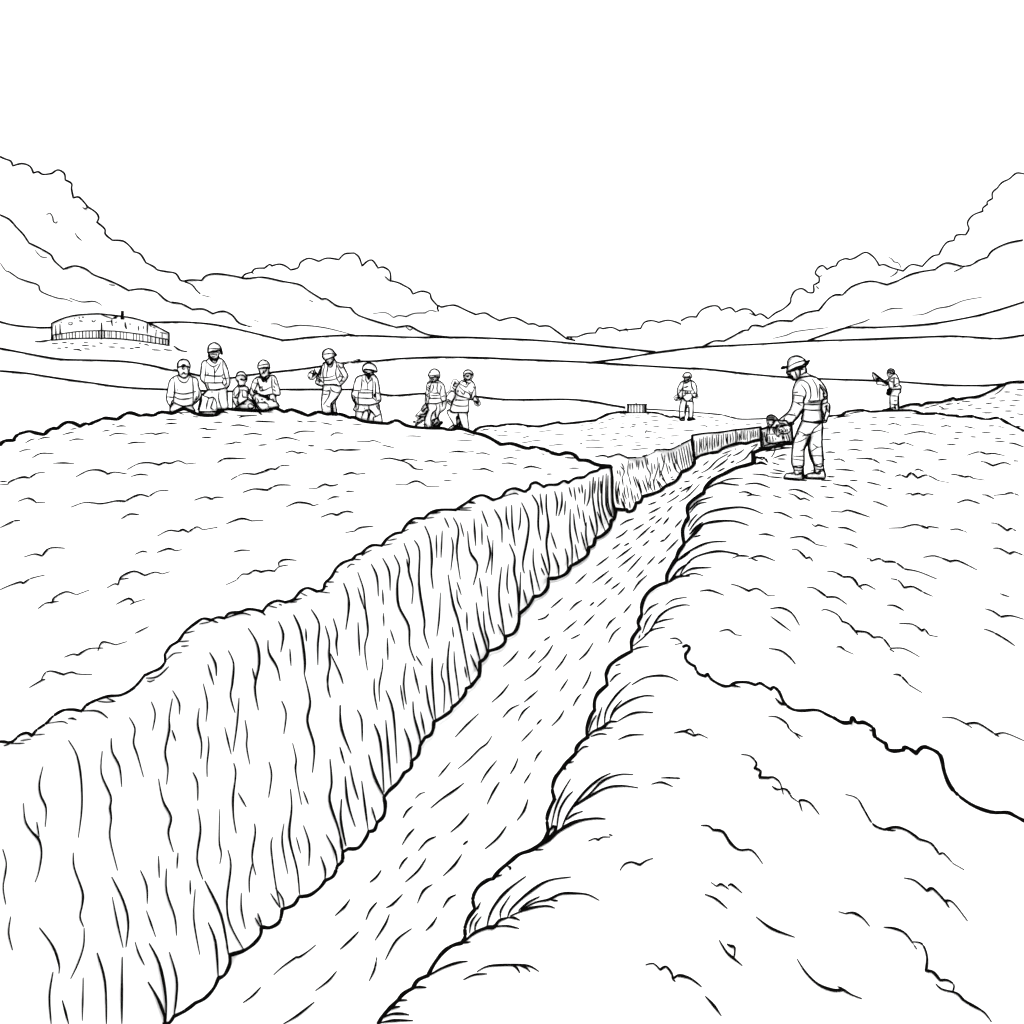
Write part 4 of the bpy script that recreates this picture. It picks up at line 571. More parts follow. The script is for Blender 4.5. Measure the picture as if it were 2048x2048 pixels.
f.part('jacket','500,505 560,545 640,500 700,500 790,560 835,640 868,850 868,965 790,1000 750,1020 620,1052 440,1045 365,1040 372,850 392,700 420,550',
 'w2.2 520,540 495,620 480,700 495,800;w2 545,600 570,650 510,790;w2.2 530,790 600,800 690,800 735,880;w2.4 680,540 650,690 690,810;w2.2 740,630 755,660 725,780 735,890;w1.8 500,845 600,858 700,855;w2.6 460,928 600,925 735,920;w2.4 475,800 455,940 440,1045;w2.4 415,650 470,700 490,790;w2.4 410,690 440,740 460,790;w2 400,835 470,800;w2 400,830 415,870 450,870;w2 415,880 400,960 410,1040;w2 750,895 800,870 840,862;w2.4 735,900 755,960 790,990;w1.8 720,600 740,640;w2 430,570 500,540;w2 440,600 470,640 500,600;w1.4 460,880 500,910;w2.4 570,540 640,550 680,540',w=2.4)
f.part('helmet','438,372 465,300 520,238 600,212 680,250 722,320 722,425 690,432 600,412 482,430 475,400','w2.2 480,368 600,366 705,358;w3 490,425 600,410 700,398',STEEL,2.8,off=.014)
f.part('boot','530,1455 600,1420 680,1395 700,1430 725,1485 770,1480 792,1520 740,1560 700,1605 580,1605','w4.5 575,1580 620,1540 680,1485;w3 600,1590 660,1580 710,1500;w4.5 690,1590 720,1540 770,1500;w3 640,1400 690,1460')
held('bag','crumpled dark-shaded bag trailing at the feet of the stooping helmeted man','bag','P3',26.1,'370,1050 300,1110 260,1200 130,1350 180,1395 170,1460 65,1490 125,1510 130,1590 250,1530 330,1470 350,1380 400,1290 435,1190 400,1130',.05,'w5 270,1200 310,1240 360,1180 410,1140;w4 220,1300 350,1305 410,1210;w2.4 160,1350 230,1345 340,1360;w3 160,1330 250,1380 340,1380;w3 200,1420 260,1400 180,1470;w6 75,1490 110,1500;w3 150,1550 230,1500 300,1470;w4 240,1500 290,1460 330,1465;w3 150,1520 190,1500 240,1520;w2 290,1190 360,1080;w3 140,1570 200,1500')

# leaning man
f=Fig('P3',25.0,'1410,235 1480,260 1525,320 1525,410 1478,490 1550,570 1590,700 1592,870 1640,910 1705,1050 1680,1100 1630,1120 1560,1070 1520,975 1425,970 1425,1200 1390,1300 1420,1690 1270,1680 1200,1610 1100,1640 960,1705 918,1665 1040,1560 950,1380 890,1240 960,1190 1010,1000 1100,850 1100,720 1180,580 1220,510 1290,475 1330,480 1290,430 1285,350 1320,270',
 'bare-legged man leaning to one side at the right end of the ridge, arm hanging out','1300,1690',
 bstrokes='w2.8 1320,390 1350,330 1400,315 1460,340 1478,400 1445,460 1385,472 1325,430 1318,390;w4 1345,380 1385,395 1430,375;w2 1385,395 1390,420;w2.4 1540,980 1590,1030 1640,1095;w3 1595,900 1640,980 1670,1050;w2.4 1550,980 1610,1000 1660,1090')
f.part('trousers','960,1190 1040,1265 1380,1265 1385,1330 1410,1500 1420,1690 1290,1680 1230,1560 1190,1400 1165,1300 1140,1440 1130,1560 1110,1610 1050,1600 1045,1550 950,1380 890,1240',
 'w3.4 1170,1280 1175,1360 1215,1470 1290,1655;w3 1165,1350 1120,1380 1130,1500 1120,1590 1040,1600;w2.8 1195,1420 1195,1560 1210,1640;w2 1150,1370 1160,1440;w2.6 1180,1500 1150,1600;w3 1220,1480 1260,1590 1265,1650',w=2.4)
f.part('jacket','1190,560 1220,510 1300,478 1360,492 1480,492 1550,570 1590,700 1592,870 1540,890 1510,970 1425,970 1425,1200 1385,1268 1200,1270 1040,1272 970,1215 1030,1010 1100,850 1100,720 1160,600',
 'w2 1190,560 1280,615 1360,655 1400,600 1450,560;w1.8 1190,640 1300,740 1400,790 1490,830;w2.2 1215,740 1250,790 1300,830 1330,760 1400,800;w3.4 1100,790 1150,850 1250,885 1330,905 1450,945;w2.6 1090,940 1150,965 1250,972 1410,960;w2.6 1030,1060 1100,1095 1200,1112 1340,1112 1390,1095;w3 975,1210 1050,1262 1200,1262 1390,1262;w3 1410,800 1460,870 1450,940;w2.6 1560,690 1500,800 1485,900 1510,960;w2.6 1245,550 1290,515 1330,520 1370,570 1340,600;w5 1150,740 1165,765;w1.6 1400,730 1450,775 1490,775;w3 1530,650 1560,680;w3 1545,880 1580,860;w2.2 1340,510 1420,560 1470,540;w3 1100,990 1120,960',w=2.5)
f.part('helmet','1285,372 1300,290 1350,245 1410,235 1480,260 1525,320 1520,375 1480,345 1440,322 1395,314 1345,325 1310,380','w3 1320,330 1390,313 1450,335 1510,370',STEEL,2.8,off=.014)
f.part('boot','915,1668 1040,1565 1130,1600 1195,1612 1100,1642 965,1706','w2.4 950,1690 1060,1620 1120,1610',w=2.6)
held('pack','bulging pack slung at the side of the leaning man','pack','P3',24.8,'880,800 960,720 985,600 1030,500 1090,455 1180,530 1170,600 1110,700 1100,850 1005,1000 985,1095 930,1060 880,960 885,900',.08,'w2.6 1030,600 1080,560 1150,560;w2.6 1080,500 1100,560 1040,610 1090,650;w2.4 975,725 1030,750 1080,738;w2.4 1005,640 1050,690 1090,720;w2.2 900,880 940,800 1000,755 1070,775 1095,820;w2.2 885,940 940,960 1005,1010;w2.2 880,990 940,1000 980,1030;w2.4 1060,520 1120,590;w2.4 1170,590 1130,660 1095,710;w2.4 890,1030 960,1085;w3 1030,620 1110,640')

# man standing alone in the middle distance
f=Fig('P5',27.7,'880,238 950,252 1010,310 1025,370 1000,415 995,490 1050,510 1120,570 1180,690 1188,890 1225,980 1220,1070 1090,1065 1050,1080 1070,1300 1055,1690 1140,1750 1000,1772 880,1778 900,1700 925,1600 918,1400 880,1360 840,1500 795,1700 780,1780 650,1782 640,1700 620,1500 640,1280 690,1060 640,1120 600,1160 500,1150 440,1060 460,1000 550,950 555,800 590,700 660,560 760,505 765,410 725,380 760,310 810,252',
 'soldier facing forward alone on the far mound beside the slatted box','850,1775',bw=2,
 bstrokes='w4 785,410 785,500;w3.6 800,510 880,480 1000,410;w2.6 490,1040 560,1060 590,1000;w3 560,970 590,1060 560,1120;w3.6 1140,980 1210,985;w3 500,1100 560,1130;w3.4 1140,1040 1215,1020;w3 600,960 620,1100')
f.part('trousers','700,1050 760,1110 860,1160 1060,1168 1072,1300 1055,1690 960,1710 925,1640 918,1400 870,1345 840,1480 790,1690 640,1700 620,1500 640,1280',
 'w3.4 850,1175 840,1240 810,1420 785,1560;w3.6 870,1300 930,1300;w3.4 905,1330 925,1500 930,1650;w3.4 860,1190 850,1330;w2.6 640,1500 770,1490',w=2.4)
f.part('jacket','760,505 860,560 990,495 1050,512 1120,570 1182,690 1190,900 1130,1050 1040,1050 1058,1165 860,1160 770,1120 740,1030 690,1075 640,1060 600,960 550,940 556,800 590,700 660,565',
 'w4 760,515 880,480 980,425;w3.6 860,600 920,520 1000,515 1060,530;w2.8 770,540 740,680 690,800 620,890 570,950;w3 610,800 740,818 900,832 1040,830;w4 770,900 880,915 1020,910;w4 1010,550 1030,720 1100,830;w3.4 770,700 810,722 890,690 910,715;w3 740,830 720,940 740,1030;w2.6 830,940 780,980 740,1015 650,1075;w4 1020,920 1050,1000 1110,1050;w2 1030,1040 980,1110 880,1150;w3.6 750,1040 790,1110 860,1160;w3 1050,920 1180,905;w2.6 820,850 830,900;w2.6 990,850 985,900;w2.6 880,850 900,900;w3 750,700 740,820;w2.6 820,930 810,1000;w3 1100,830 1110,920;w2.6 760,580 830,590 850,540',w=2.8)
f.part('helmet','722,382 755,310 810,250 880,236 950,250 1012,312 1028,372 1000,412 930,398 780,412','w3.6 775,378 850,385 910,380 950,350 965,320;w2 960,330 980,380',STEEL,2.6,off=.014)
f.part('boot','645,1775 680,1720 740,1670 790,1690 800,1750 780,1782 720,1782','w3 700,1770 740,1700;w4 760,1770 790,1730',w=2.2)
f.part('boot','868,1752 920,1715 980,1700 1055,1695 1145,1750 1060,1765 990,1772 900,1782','w6 890,1755 980,1745;w5 1050,1735 1110,1748',w=2.6)

# large figure in the brimmed helmet
f=Fig('P4',12.65,'610,145 690,165 750,215 745,290 755,370 880,430 960,500 1015,590 1030,760 960,800 965,1030 960,1300 975,1600 1000,1775 760,1778 735,1742 770,1715 850,1695 845,1600 800,1500 775,1350 800,1230 790,1225 770,1300 725,1400 722,1500 708,1640 710,1795 500,1790 450,1770 490,1710 590,1700 555,1560 572,1310 690,1010 695,870 640,950 585,1020 585,1055 520,1075 470,1060 420,1060 380,1005 480,920 530,860 568,740 570,600 610,490 640,450 590,472 560,460 510,410 485,368 500,300 505,220 540,165',
 'largest figure, a man in a brimmed helmet bending over a box on the right bank','720,1790',
 T=.15,step=6,w=2.6,bw=2.9,
 bstrokes='w3 490,365 510,385 530,400 545,435 590,470 640,440;w2.6 535,360 545,410 600,460;w2.6 600,350 615,390 630,440;w2 500,400 515,420 540,425;w3.4 640,330 668,340 660,440;w3.4 670,330 672,400;w3 680,400 730,370 745,380;w4.5 745,290 757,375;w3.4 600,330 680,310 740,290;w2 680,330 720,325;w2.4 500,360 530,350 600,345;w2 555,400 580,440;w2.4 390,1000 430,1015 480,1010 500,1040;w2 470,970 440,1010;w2.6 500,1055 530,1035 580,1035;w2 400,1040 470,1050;w2 450,990 480,1020')
f.part('trousers','690,1005 830,1030 965,1030 960,1300 975,1600 865,1600 830,1500 800,1420 775,1330 812,1180 770,1300 725,1400 722,1500 708,1625 590,1620 555,1560 572,1310 620,1170',
 'w2.6 950,1045 890,1090 840,1140 740,1340 715,1390 670,1412;w2.4 655,1150 700,1170 750,1200 820,1180 870,1160 945,1130;w1.8 595,1302 680,1280 755,1237;w1.8 685,1217 750,1200;w2 835,1315 870,1340 905,1362 960,1352;w2 808,1422 905,1362;w2.2 580,1480 720,1485;w2 580,1522 715,1537;w2.4 815,1475 985,1478;w5.5 815,1180 785,1270 780,1340;w3.6 780,1330 800,1430 850,1590;w2 630,1170 655,1190;w2.6 975,1520 1010,1528',w=3)
f.part('sock','590,1615 708,1615 702,1715 590,1712','w2 595,1670 700,1670;w1.6 650,1680 655,1710',w=1.4,off=.013)
f.part('sock','862,1600 975,1585 975,1665 940,1690 868,1700','w2 880,1655 968,1658',w=1.4,off=.013)
f.part('jacket','640,450 700,425 790,415 880,430 960,500 1015,590 1030,700 960,740 950,860 965,1030 830,1030 690,1003 700,930 715,855 650,950 575,1030 520,1060 480,1010 385,1003 480,920 530,860 568,740 570,600 610,490',
 'w2.4 665,470 720,475 780,520 805,590 812,670 800,720 770,750;w3 680,525 725,580 748,630 740,685 715,750 720,800 700,860 650,930 560,1030;w2.2 585,635 650,625;w2.6 575,665 720,682;w2 820,440 880,530 895,600 900,705;w2.2 927,520 930,640 928,740;w2.6 775,750 860,745 955,740;w2.6 725,795 850,795 950,785;w2.6 700,855 830,870 960,865;w3 690,1000 760,1020 830,1032 965,1032;w2 625,768 720,768;w2 590,750 640,780 685,810;w2.6 500,925 560,930 610,942;w2.4 610,480 700,430 800,420;w3.2 715,690 710,770;w3.4 560,690 570,720;w1.8 590,910 605,920;w2 735,775 930,760;w2 600,960 640,968',w=3.2)
f.part('helmet','415,318 430,290 492,285 500,240 510,200 550,160 620,143 690,163 750,217 792,205 772,250 745,275 680,300 600,332 500,358 490,300 450,315',
 'w2.4 515,290 600,240 715,208 740,225 720,260;w3.6 505,348 600,305 680,280 740,240;w4.5 425,310 480,293 500,300;w5.5 785,212 765,245 735,270;w3.4 500,230 495,340;w3 750,215 770,235',STEEL,3,off=.018)
f.part('boot','590,1700 600,1720 650,1725 700,1700 710,1795 600,1792 500,1788 450,1768 470,1735 490,1712','w2.4 485,1712 590,1712;w2.6 465,1765 540,1775 600,1782 710,1795;w2.4 600,1720 650,1722 680,1690;w3 695,1650 700,1790;w3 690,1805 760,1808',w=2.4)
f.part('boot','868,1695 900,1700 940,1670 975,1660 1000,1775 880,1778 760,1778 738,1745 770,1715','w2.4 770,1715 860,1710 930,1718 940,1690;w2.6 745,1770 860,1775 995,1772;w2 800,1685 850,1665;w3 865,1650 870,1710;w3 755,1760 760,1735',w=2.4)
held('backpack','slim pack hanging on the back of the man in the brimmed helmet','pack','P4',12.55,'960,740 985,720 1000,690 1028,700 1035,765 1065,800 1062,900 1030,990 1020,1025 975,1030 955,900',.09,
 'w2.4 1015,800 1010,900 990,995;w2.6 960,850 985,930 995,1000;w3.6 1060,790 1062,850 1052,905;w2.2 990,830 1030,800 1020,860;w2.2 1010,870 1000,920;w2 1030,840 1040,900;w2.6 975,1015 1020,1000',CLOTH,2.8,5)
held('shoulder_strap','narrow strap running down the back of the man in the brimmed helmet','strap','P4',12.42,'925,520 950,540 1000,610 1022,660 1020,720 985,715 970,640 985,640 940,570',.02,'w2 930,540 970,600 1005,660;w2 985,640 985,700',CLOTH,1.8,5)

# man with a pointed implement at far right
f=Fig('P6',34.8,'840,280 920,308 962,380 935,440 1010,458 1070,560 1102,660 1105,790 1155,830 1155,1060 1092,1110 1092,1600 1050,1620 960,1630 700,1655 545,1665 575,1600 700,1570 812,1535 800,1130 850,1000 830,930 775,900 755,800 660,845 540,810 400,790 365,720 500,690 640,680 750,585 705,480 705,400 725,340 770,295',
 'soldier at the far right raising a dark pointed implement in front of him','900,1620',bw=2.2,
 bstrokes='w2.4 740,410 800,400 870,440 940,420;w3 780,400 870,430;w2.4 780,480 830,450;w2 760,500 790,540;w2.4 820,360 850,390')
f.part('trousers','850,950 1000,945 1140,930 1150,1050 1092,1110 1092,1600 1050,1618 960,1628 860,1615 812,1540 795,1330 805,1130',
 'w3 860,1155 950,1155 1060,1165;w4 930,1310 1020,1310;w2.6 860,1425 1030,1420;w4.5 960,1430 965,1540;w3 860,1530 960,1530;w6 985,1510 975,1580;w2.4 850,960 845,1100;w1.8 890,1015 920,1000;w3.4 1060,1160 1060,1560;w2.6 1030,1430 990,1480',w=3)
f.part('jacket','860,520 930,450 1010,458 1070,560 1102,660 1105,790 1155,830 1155,935 1000,945 850,950 775,905 760,800 700,760 640,690 760,600',
 'w2.8 800,620 850,605 940,560;w2.6 800,640 850,700 940,690;w4 945,545 935,700 915,890;w2.4 960,540 1010,590 1060,610;w2.6 980,790 1020,765 1065,750;w2.6 655,700 700,640 790,610;w5 700,750 770,690;w2.6 980,865 1080,830;w6 950,780 970,870;w4 700,800 770,740;w3 930,930 1130,935;w2.6 1090,790 1150,840;w3.4 780,640 790,680',w=3)
f.part('boot','545,1665 575,1600 690,1575 812,1540 850,1615 700,1650','w2.6 600,1640 700,1620 830,1580;w2.4 710,1580 720,1640',w=2.6)
f.part('pouch','710,940 800,905 855,900 830,950 795,1000 795,1100 815,1120 740,1142 685,1085 700,1010','',INK,1.5)
f.part('helmet','705,420 722,345 770,292 840,278 920,308 963,380 935,425 905,400 880,350 840,335 780,350 745,420','w3 740,400 780,350 840,335 900,360',STEEL,3,off=.014)
held('spade','dark pointed blade held up by the soldier at the far right','implement','P6',34.5,'250,385 300,410 400,490 500,570 640,665 760,720 720,800 620,740 520,700 400,690 300,640 255,560 225,460',.04,
 'w5 260,420 380,510 520,610 680,710;w4 240,480 270,580 310,630;w4 330,560 380,620 420,590 460,650;w4 480,600 520,640 570,640;w5 320,640 400,660 540,700;w3 420,560 430,640;w4 560,680 640,720;w4 660,720 740,740',CLOTH,3,3)

# ---------------------------------------------------------------- figure crouching behind the box, in the trench
f=Fig('P4',18.9,'285,932 340,955 378,1000 420,1030 440,1100 420,1300 230,1300 230,1150 250,1090 235,1070 220,1010 225,960 250,940',
 'person in a grey cap crouching down in the trench behind the open box','320,1300',T=.1,step=4,w=2.2,
 bstrokes='w2 240,1010 250,1050 280,1065 320,1040;w2.6 330,1030 290,1080 262,1120 262,1180;w3 365,1055 335,1110 330,1190;w2.6 400,1050 365,1090 352,1190;w2.4 340,1010 300,1070 270,1085;w2 285,1110 320,1090 305,1130 320,1170;w3 300,1030 350,1000;w2.6 240,1075 260,1110;w1.8 290,1040 330,1020')
f.part('cap','222,1000 228,955 255,935 290,930 340,955 380,1000 330,1003 280,998','w2.4 235,1005 300,1000 370,1000;w1.4 250,970 290,960 330,975;w1.4 260,985 320,985',GREY,2.6,off=.013)

# open box with gear standing at the end of the trench
def dbox(u,v): return 18.3
crate=MB(WOOD)
def pz(s,fr='P4'): return [p for w,q,c in parse(s,fr) for p in q]
bp=pz('140,1125 250,1100 400,1085 560,1070 570,1180 575,1300 400,1330 185,1375 150,1365')
solid(crate,bp,18.4,lambda p:.04,8)
draw(crate,bp,lambda u,v:18.36,1.4,False,closed=True,tol=.02)
ink_strokes(crate,'w5 130,1125 190,1110 260,1085;w5 140,1120 145,1240 155,1370;w2 160,1150 170,1240 185,1340;w2.2 180,1345 300,1312 430,1290 535,1280;w7.5 175,1395 300,1365 420,1335 560,1305;w4.5 555,1050 562,1180 572,1310;w2.6 500,1185 520,1240 540,1300;w2.4 110,1360 160,1370 160,1390;w2.4 190,1160 190,1230;w3 520,1080 560,1065',lambda u,v:18.34,2,'P4',False,tol=.02)
cr=crate.build('crate',origin=P3(*bp[8],18.4)); tag(cr,'open board box at the end of the trench, below the hands of the bending man','crate')
held('tool_box','low rectangular tin with upright marks inside the open board box','box','P4',18.28,'218,1192 / 340,1188 355,1212 385,1222 395,1190 500,1185 / 530,1290 / 225,1300',.05,'w2.4 240,1200 232,1290;w2 262,1210 268,1300;w2 300,1210 310,1285;w3 340,1245 348,1258;w2 430,1205 432,1270;w2 455,1215 458,1275;w2 480,1205 500,1270;w3 370,1200 375,1222',WOOD,1.6,5)
held('rolled_bag','rounded quilted bag lying on top of the tin inside the open board box','bag','P4',18.24,'385,1105 430,1090 480,1075 525,1085 545,1115 530,1155 500,1175 400,1172 382,1145',.07,'w2 400,1120 395,1150;w2 415,1115 430,1150 410,1160;w2 455,1105 480,1150 455,1150;w2 490,1110 505,1150;w2 520,1110 540,1130;w3 390,1075 440,1065 500,1060 560,1065;',CLOTH,1.8,4)
# low earth step under the box
held('earth_step','dark edged block of earth at the end of the right bank below the open box','earth block','J',17.2,'1505,545 1560,525 1700,505 1700,560 1640,640 1650,662 1540,660 1520,655 1480,665 1505,640',.12,'w6 1525,545 1525,590 1520,640;w6 1480,660 1530,655 / 1540,640;w4 1550,658 1600,640 1645,662;w5 1560,530 1620,520 1680,498;w2 1570,600 1620,590 1600,610;w2 1640,600 1660,640 1690,655;w2 1590,615 1600,640;w1.6 1620,545 1680,530',CHALK,2,6)

# plank lining along the far end of the trench
def d_pl(u): return 1/(1/19.15+(1/22.3-1/19.15)*(u-1384)/(1522-1384))
pt=line('@J 985,398 1100,380 1220,372 1300,360 1365,350 1480,338 1590,325')
pb=line('@J 1005,605 1060,575 1110,562 1150,552 1210,542 1245,520 1280,500 1370,472 1420,465 1460,468 1520,448 1585,435')
ft=interp(mono(pt)); fb=interp(mono(pb))
rt=empty('plank_lining',P3(1384,fb(1384),d_pl(1384)),'low lining of upright planks along the far end of the trench','plank wall')
mb=MB(WOOD); N=40; rows=[]
for k in range(2):
    for i in range(N+1):
        u=1386+(1519-1386)*i/N; d=d_pl(u)+.06*k
        a=P3(u,ft(u),d_pl(u)); b_=P3(u,fb(u)+1,d_pl(u)); a.y+=.06*k; b_.y+=.06*k
        mb.v+=[a,b_]
n2=2*(N+1)
for i in range(N):
    mb.face((2*i,2*i+1,2*i+3,2*i+2)); mb.face((n2+2*i,n2+2*i+2,n2+2*i+3,n2+2*i+1))
    mb.face((2*i,2*i+2,n2+2*i+2,n2+2*i)); mb.face((2*i+1,n2+2*i+1,n2+2*i+3,2*i+3))
mb.face((0,n2,n2+1,1)); mb.face((2*N,2*N+1,n2+2*N+1,n2+2*N))
dp=lambda u,v:d_pl(u)-.01
draw(mb,pt,dp,3.4,False,tol=.05); draw(mb,pb,dp,5.2,False,tol=.05)
rr=random.Random(3)
u=1389.0
while u<1517:
    if abs(u-1471)>3:
        h=fb(u)-ft(u)
        draw(mb,[(u+rr.uniform(-.6,.6),ft(u)+h*rr.uniform(.1,.3)),(u+rr.uniform(-1,1.5),ft(u)+h*.55),(u+rr.uniform(-1,2),ft(u)+h*rr.uniform(.7,.95))],dp,rr.choice([.8,1.1,1.6]),True,tol=.05)
    u+=rr.choice([3.2,4.2,5.2])
mb.build('plank_panel',rt,P3(1384,fb(1384),d_pl(1384)))
for u0,wd in ((1385,2.4),(1471.5,1.8),(1520,3.4)):
    mb=MB(WOOD); d=d_pl(u0)-.02; r=wd*d/F
    a=P3(u0,ft(u0)-1,d); c=P3(u0+(1.5 if u0<1400 else 0),fb(u0)+3,d)
    mb.mats=[INK,INK]; mb.tube([a,(a+c)/2,c],[r*.8]*3,0,8); mb.build('post',rt,c)

# slatted box on the mound
d0=31.0
A=P3(1254.5,827,d0); B=P3(1293,828,d0); H=P3(1254.5,808,d0).z-A.z
rt=empty('slatted_box',A,'small slatted box standing on the crest of the far mound','box')
W=B.x-A.x; D=.45
def bx(mb,x0,x1,y0,y1,z0,z1,m=0):
    b=len(mb.v); mb.v+=[A+Vector((x,y,z)) for z in (z0,z1) for y in (y0,y1) for x in (x0,x1)]
    for f_ in ((0,2,3,1),(4,5,7,6),(0,1,5,4),(2,6,7,3),(0,4,6,2),(1,3,7,5)): mb.face(tuple(b+i for i in f_),m)
mb=MB(WOOD); bx(mb,0,W,0,D,0,H*.93); mb.build('box_body',rt,A)
for k in range(7):
    mb=MB(WOOD); x=W*(.04+.92*k/6); t=.04 if k in(0,6) else .02
    mb.mats=[INK,INK]; bx(mb,x-t,x+t,-.03,-.004,.0,H*.96); mb.build('slat',rt,A+Vector((x,0,0)))
for z in (.0,H*.9):
    mb=MB(WOOD); mb.mats=[INK,INK]; bx(mb,-.03,W+.03,-.05,-.031,z,z+.05); mb.build('rail',rt,A+Vector((0,0,z)))
mb=MB(WOOD); mb.mats=[INK,INK]; bx(mb,W*.86,W*.98,-.052,-.045,.04,H*.9); mb.build('end_board',rt,A+Vector((W*.9,0,0)))
mb=MB(WOOD); mb.mats=[INK,INK]; mb.tube([A+Vector((.05,0,H*.97)),A+Vector((W*.4,0,H*1.0)),A+Vector((W*.5,0,H*1.1))],[.02]*3,0); mb.build('handle',rt,A+Vector((0,0,H)))

# ---------------------------------------------------------------- round walled building on the left hill
BD=170.0
ftop=interp(mono(line('@BL 245,210 330,170 430,135 560,112 700,103 800,101 930,115 1030,127 1150,145 1250,170 1330,197 1450,250 1582,320')))
fbot=interp(mono(line('@BL 245,403 350,393 500,383 780,379 1000,385 1200,405 1400,435 1582,462')))
frail=interp(mono(line('@BL 262,342 400,320 500,306 600,297 780,291 900,295 1000,300 1200,325 1340,345 1420,365 1582,395')))
U0,U1=103.1,338.4
def dB(u): t=(u-(U0+U1)/2)/((U1-U0)/2); return BD-6*(1-t*t)
root=empty('round_building',P3(220,fbot(220),BD),'long low building with a curved wall and one chimney on the left hillside','building')
mb=MB(STONE); N=44; front=[];
us=[U0+(U1-U0)*i/N for i in range(N+1)]
for u in us: mb.v+=[P3(u,fbot(u)+1,dB(u)),P3(u,ftop(u),dB(u))]
for u in us:
    a=P3(u,fbot(u)+1,dB(u)); b_=P3(u,ftop(u),dB(u)); t=(u-(U0+U1)/2)/((U1-U0)/2); k=2*(BD-dB(u))+14
    cx=P3(220,600,dB(220)).x; sx=(cx-a.x)*.55; mb.v+=[a+Vector((sx,k,0)),b_+Vector((sx,k,-2.2))]
n2=2*(N+1)
for i in range(N):
    mb.face((2*i,2*i+2,2*i+3,2*i+1)); mb.face((n2+2*i,n2+2*i+1,n2+2*i+3,n2+2*i+2))
mb.face((0,1,n2+1,n2)); mb.face((2*N,n2+2*N,n2+2*N+1,2*N+1))
dbf=lambda u,v:dB(u)-.1
draw(mb,line('@BL 245,400 245,300 247,210'),dbf,2.8,False,tol=1); draw(mb,line('@BL 1580,460 1580,400 1580,320'),dbf,2.8,False,tol=1)
draw(mb,[(u,fbot(u)) for u in us],dbf,1.8,False,tol=1)
ink_strokes(mb,'w1.8 290,230 293,340 300,390;w2.4 338,215 342,320 345,335;w1 350,205 362,195;w1.2 440,195 478,195 / 475,220 440,222 440,195;w1.6 555,140 562,155;w2.4 595,138 608,145;w1.8 555,180 575,182 600,185;w1.6 572,172 560,186;w1.6 705,165 705,185 730,188 745,165;w1.2 860,188 920,183;w2.2 925,165 928,200 935,240;w1.2 970,205 985,190;w3 1080,195 1085,240 1098,272;w2 1133,210 1140,225;w2 1232,235 1233,292;w1.2 1290,240 1287,275;w2.2 1335,200 1333,325;w1.6 1350,210 1380,250;w1 1395,255 1425,262;w1.6 1435,285 1438,295;w1 1435,300 1428,355;w1 1475,310 1560,330;w1 1502,320 1503,370;w1.6 800,105 860,130 940,158;w1.6 940,158 960,140 1000,130;w3 950,150 985,145;w1.4 900,112 960,120 1000,135;w1.2 500,153 512,155',dbf,1.4,'BL',tol=1)
mb.build('wall',root,P3(220,fbot(220),BD))
mb=MB(STONE)
for u in us:
    b_=P3(u,ftop(u),dB(u)); k=2*(BD-dB(u))+14; sx=(P3(220,600,dB(220)).x-b_.x)*.55; mb.v+=[b_+Vector((0,-.25,0)),b_+Vector((sx,k+.25,-2.2)),b_+Vector((0,-.25,.25)),b_+Vector((sx,k+.25,-1.95))]
for i in range(N):
    a=4*i; b=a+4
    mb.face((a+2,b+2,b+3,a+3)); mb.face((a,a+1,b+1,b)); mb.face((a,b,b+2,a+2)); mb.face((a+1,a+3,b+3,b+1))
mb.face((0,2,3,1)); mb.face((4*N,4*N+1,4*N+3,4*N+2))
draw(mb,[(u,ftop(u)) for u in us],lambda u,v:dB(u)-.4,3,False,tol=.2)
mb.build('roof',root,P3(220,ftop(220),BD))
mb=MB(STONE); mb.mats=[INK,INK]; c=P3(60+1050*.17598,ftop(245),dB(245)-.1)
mb.tube([c+Vector((0,0,-.6)),c+Vector((0,0,1.1))],[.34,.3],0,12); mb.build('chimney',root,c)
mb=MB(STONE); mb.mats=[INK,INK]; c=P3(60+812*.17598,679,dB(203)-.5); t=P3(60+812*.17598,645,dB(203)-.5)
mb.tube([c,t],[.17,.17],0,8); mb.build('downpipe',root,c)
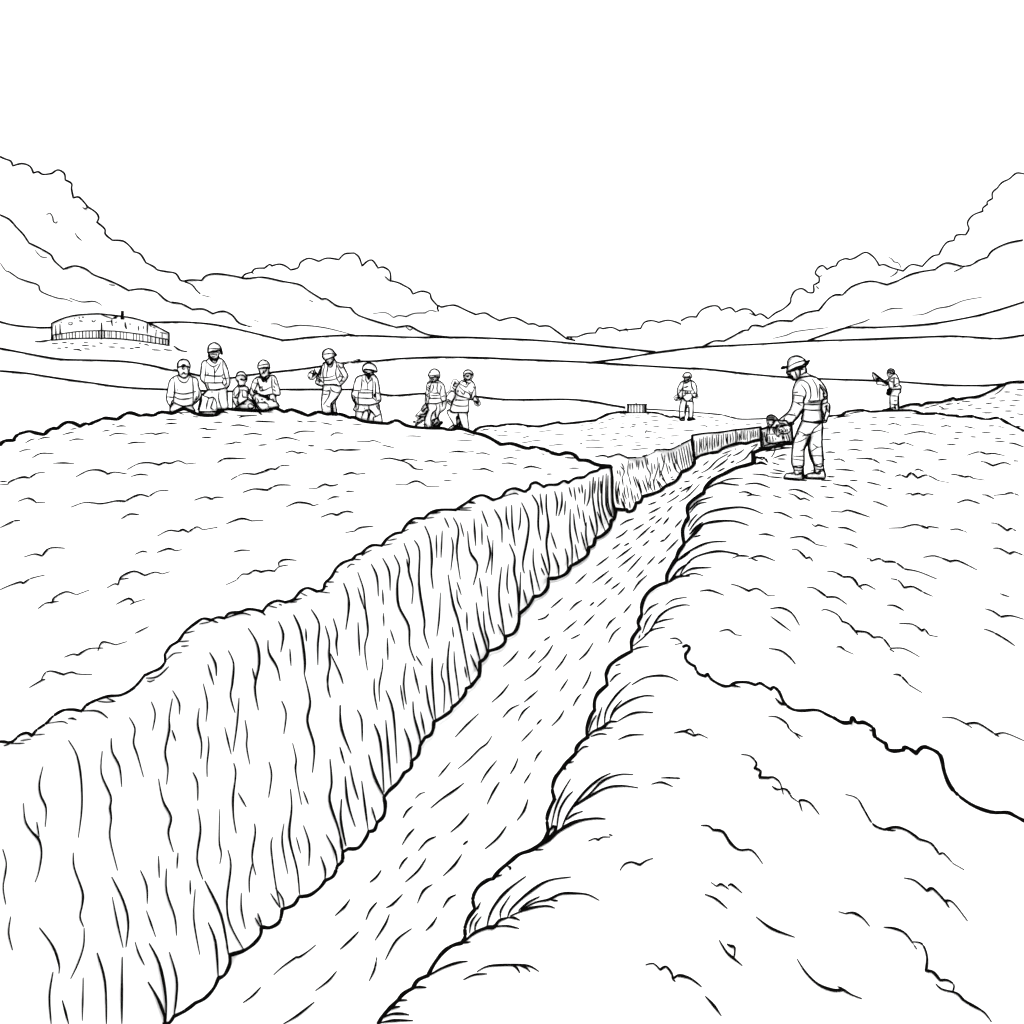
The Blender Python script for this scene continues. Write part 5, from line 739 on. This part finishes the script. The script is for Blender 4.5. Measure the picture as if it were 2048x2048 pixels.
# railing in front of it
rl=empty('railing',P3(103,fbot(103),dB(103)-.8),'low railing of upright bars running along the foot of the curved building','railing')
mb=MB(STONE); dr=lambda u,v:dB(u)-.8
for fn,w_ in ((frail,2.0),(lambda u:fbot(u)-.5,1.8)):
    P=[P3(u,fn(u),dr(u,0)) for u in us]; mb.tube(P,[(w_/2+.45)*dB(u)/F for u in us],1,6)
mb.build('rail',rl,P3(103,fbot(103),dB(103)-.8))
for x,w_ in ((262,2),(300,1.6),(330,1.4),(362,1.8),(415,1.4),(445,1.4),(480,1.6),(515,1.8),(560,1),(597,2),(635,1.6),(672,1.8),(708,1.8),(752,1.6),(782,3.2),(845,2.4),(885,1),(905,1.2),(925,1.2),(978,2.2),(1025,1.6),(1060,1.2),(1098,1.2),(1175,1.6),(1208,1.2),(1242,1.2),(1282,1.8),(1338,1.6),(1368,1.4),(1385,1),(1425,2),(1470,1.8),(1508,2.8),(1540,1.8),(1568,1.6)):
    u=60+x*.17598; mb=MB(STONE); mb.mats=[INK,INK]; d=dr(u,0)-.05
    a=P3(u,frail(u),d); c=P3(u+.3,fbot(u),d); r=(w_/2+.3)*d/F; mb.tube([a,c],[r,r],0,6); mb.build('post',rl,c)
finish()
EXPO=1.6
# ---------------------------------------------------------------- sky, sun, camera
w=bpy.data.worlds.new('World'); scene.world=w; w.use_nodes=True
nt=w.node_tree; bg=nt.nodes['Background']
sk=nt.nodes.new('ShaderNodeTexSky'); sk.sky_type='NISHITA'; sk.sun_disc=False
EL,AZ=math.radians(52),math.radians(200)
sk.sun_elevation=EL; sk.sun_rotation=AZ; sk.air_density=1.0; sk.dust_density=4.0; sk.ozone_density=0.5
hs=nt.nodes.new('ShaderNodeHueSaturation'); hs.inputs['Saturation'].default_value=0.08
nt.links.new(sk.outputs['Color'],hs.inputs['Color']); 
mx=nt.nodes.new('ShaderNodeMixRGB'); mx.inputs['Fac'].default_value=.75      # bright even overcast over the clear sky
mx.inputs['Color2'].default_value=(4.6,4.6,4.6,1)
nt.links.new(hs.outputs['Color'],mx.inputs['Color1']); nt.links.new(mx.outputs['Color'],bg.inputs['Color'])
bg.inputs['Strength'].default_value=.15
sd=bpy.data.lights.new('sun','SUN'); sd.energy=.5; sd.angle=math.radians(60); sd.color=(1,.985,.96)
so=bpy.data.objects.new('sun',sd); col.objects.link(so)
so.rotation_euler=(math.pi/2-EL,0,math.pi-AZ)
cam=bpy.data.cameras.new('camera'); co=bpy.data.objects.new('camera',cam); col.objects.link(co)
co.location=(0,0,HC); co.rotation_euler=(math.pi/2,0,0)
cam.sensor_width=36; cam.lens=36*F/2048; cam.shift_x=0; cam.shift_y=(HZ-1024)/2048
cam.clip_start=.05; cam.clip_end=20000
scene.camera=co
vs=scene.view_settings; vs.view_transform='Standard'; vs.look='None'; vs.gamma=1; vs.use_curve_mapping=False
vs.exposure=EXPO
scene.cycles.max_bounces=6
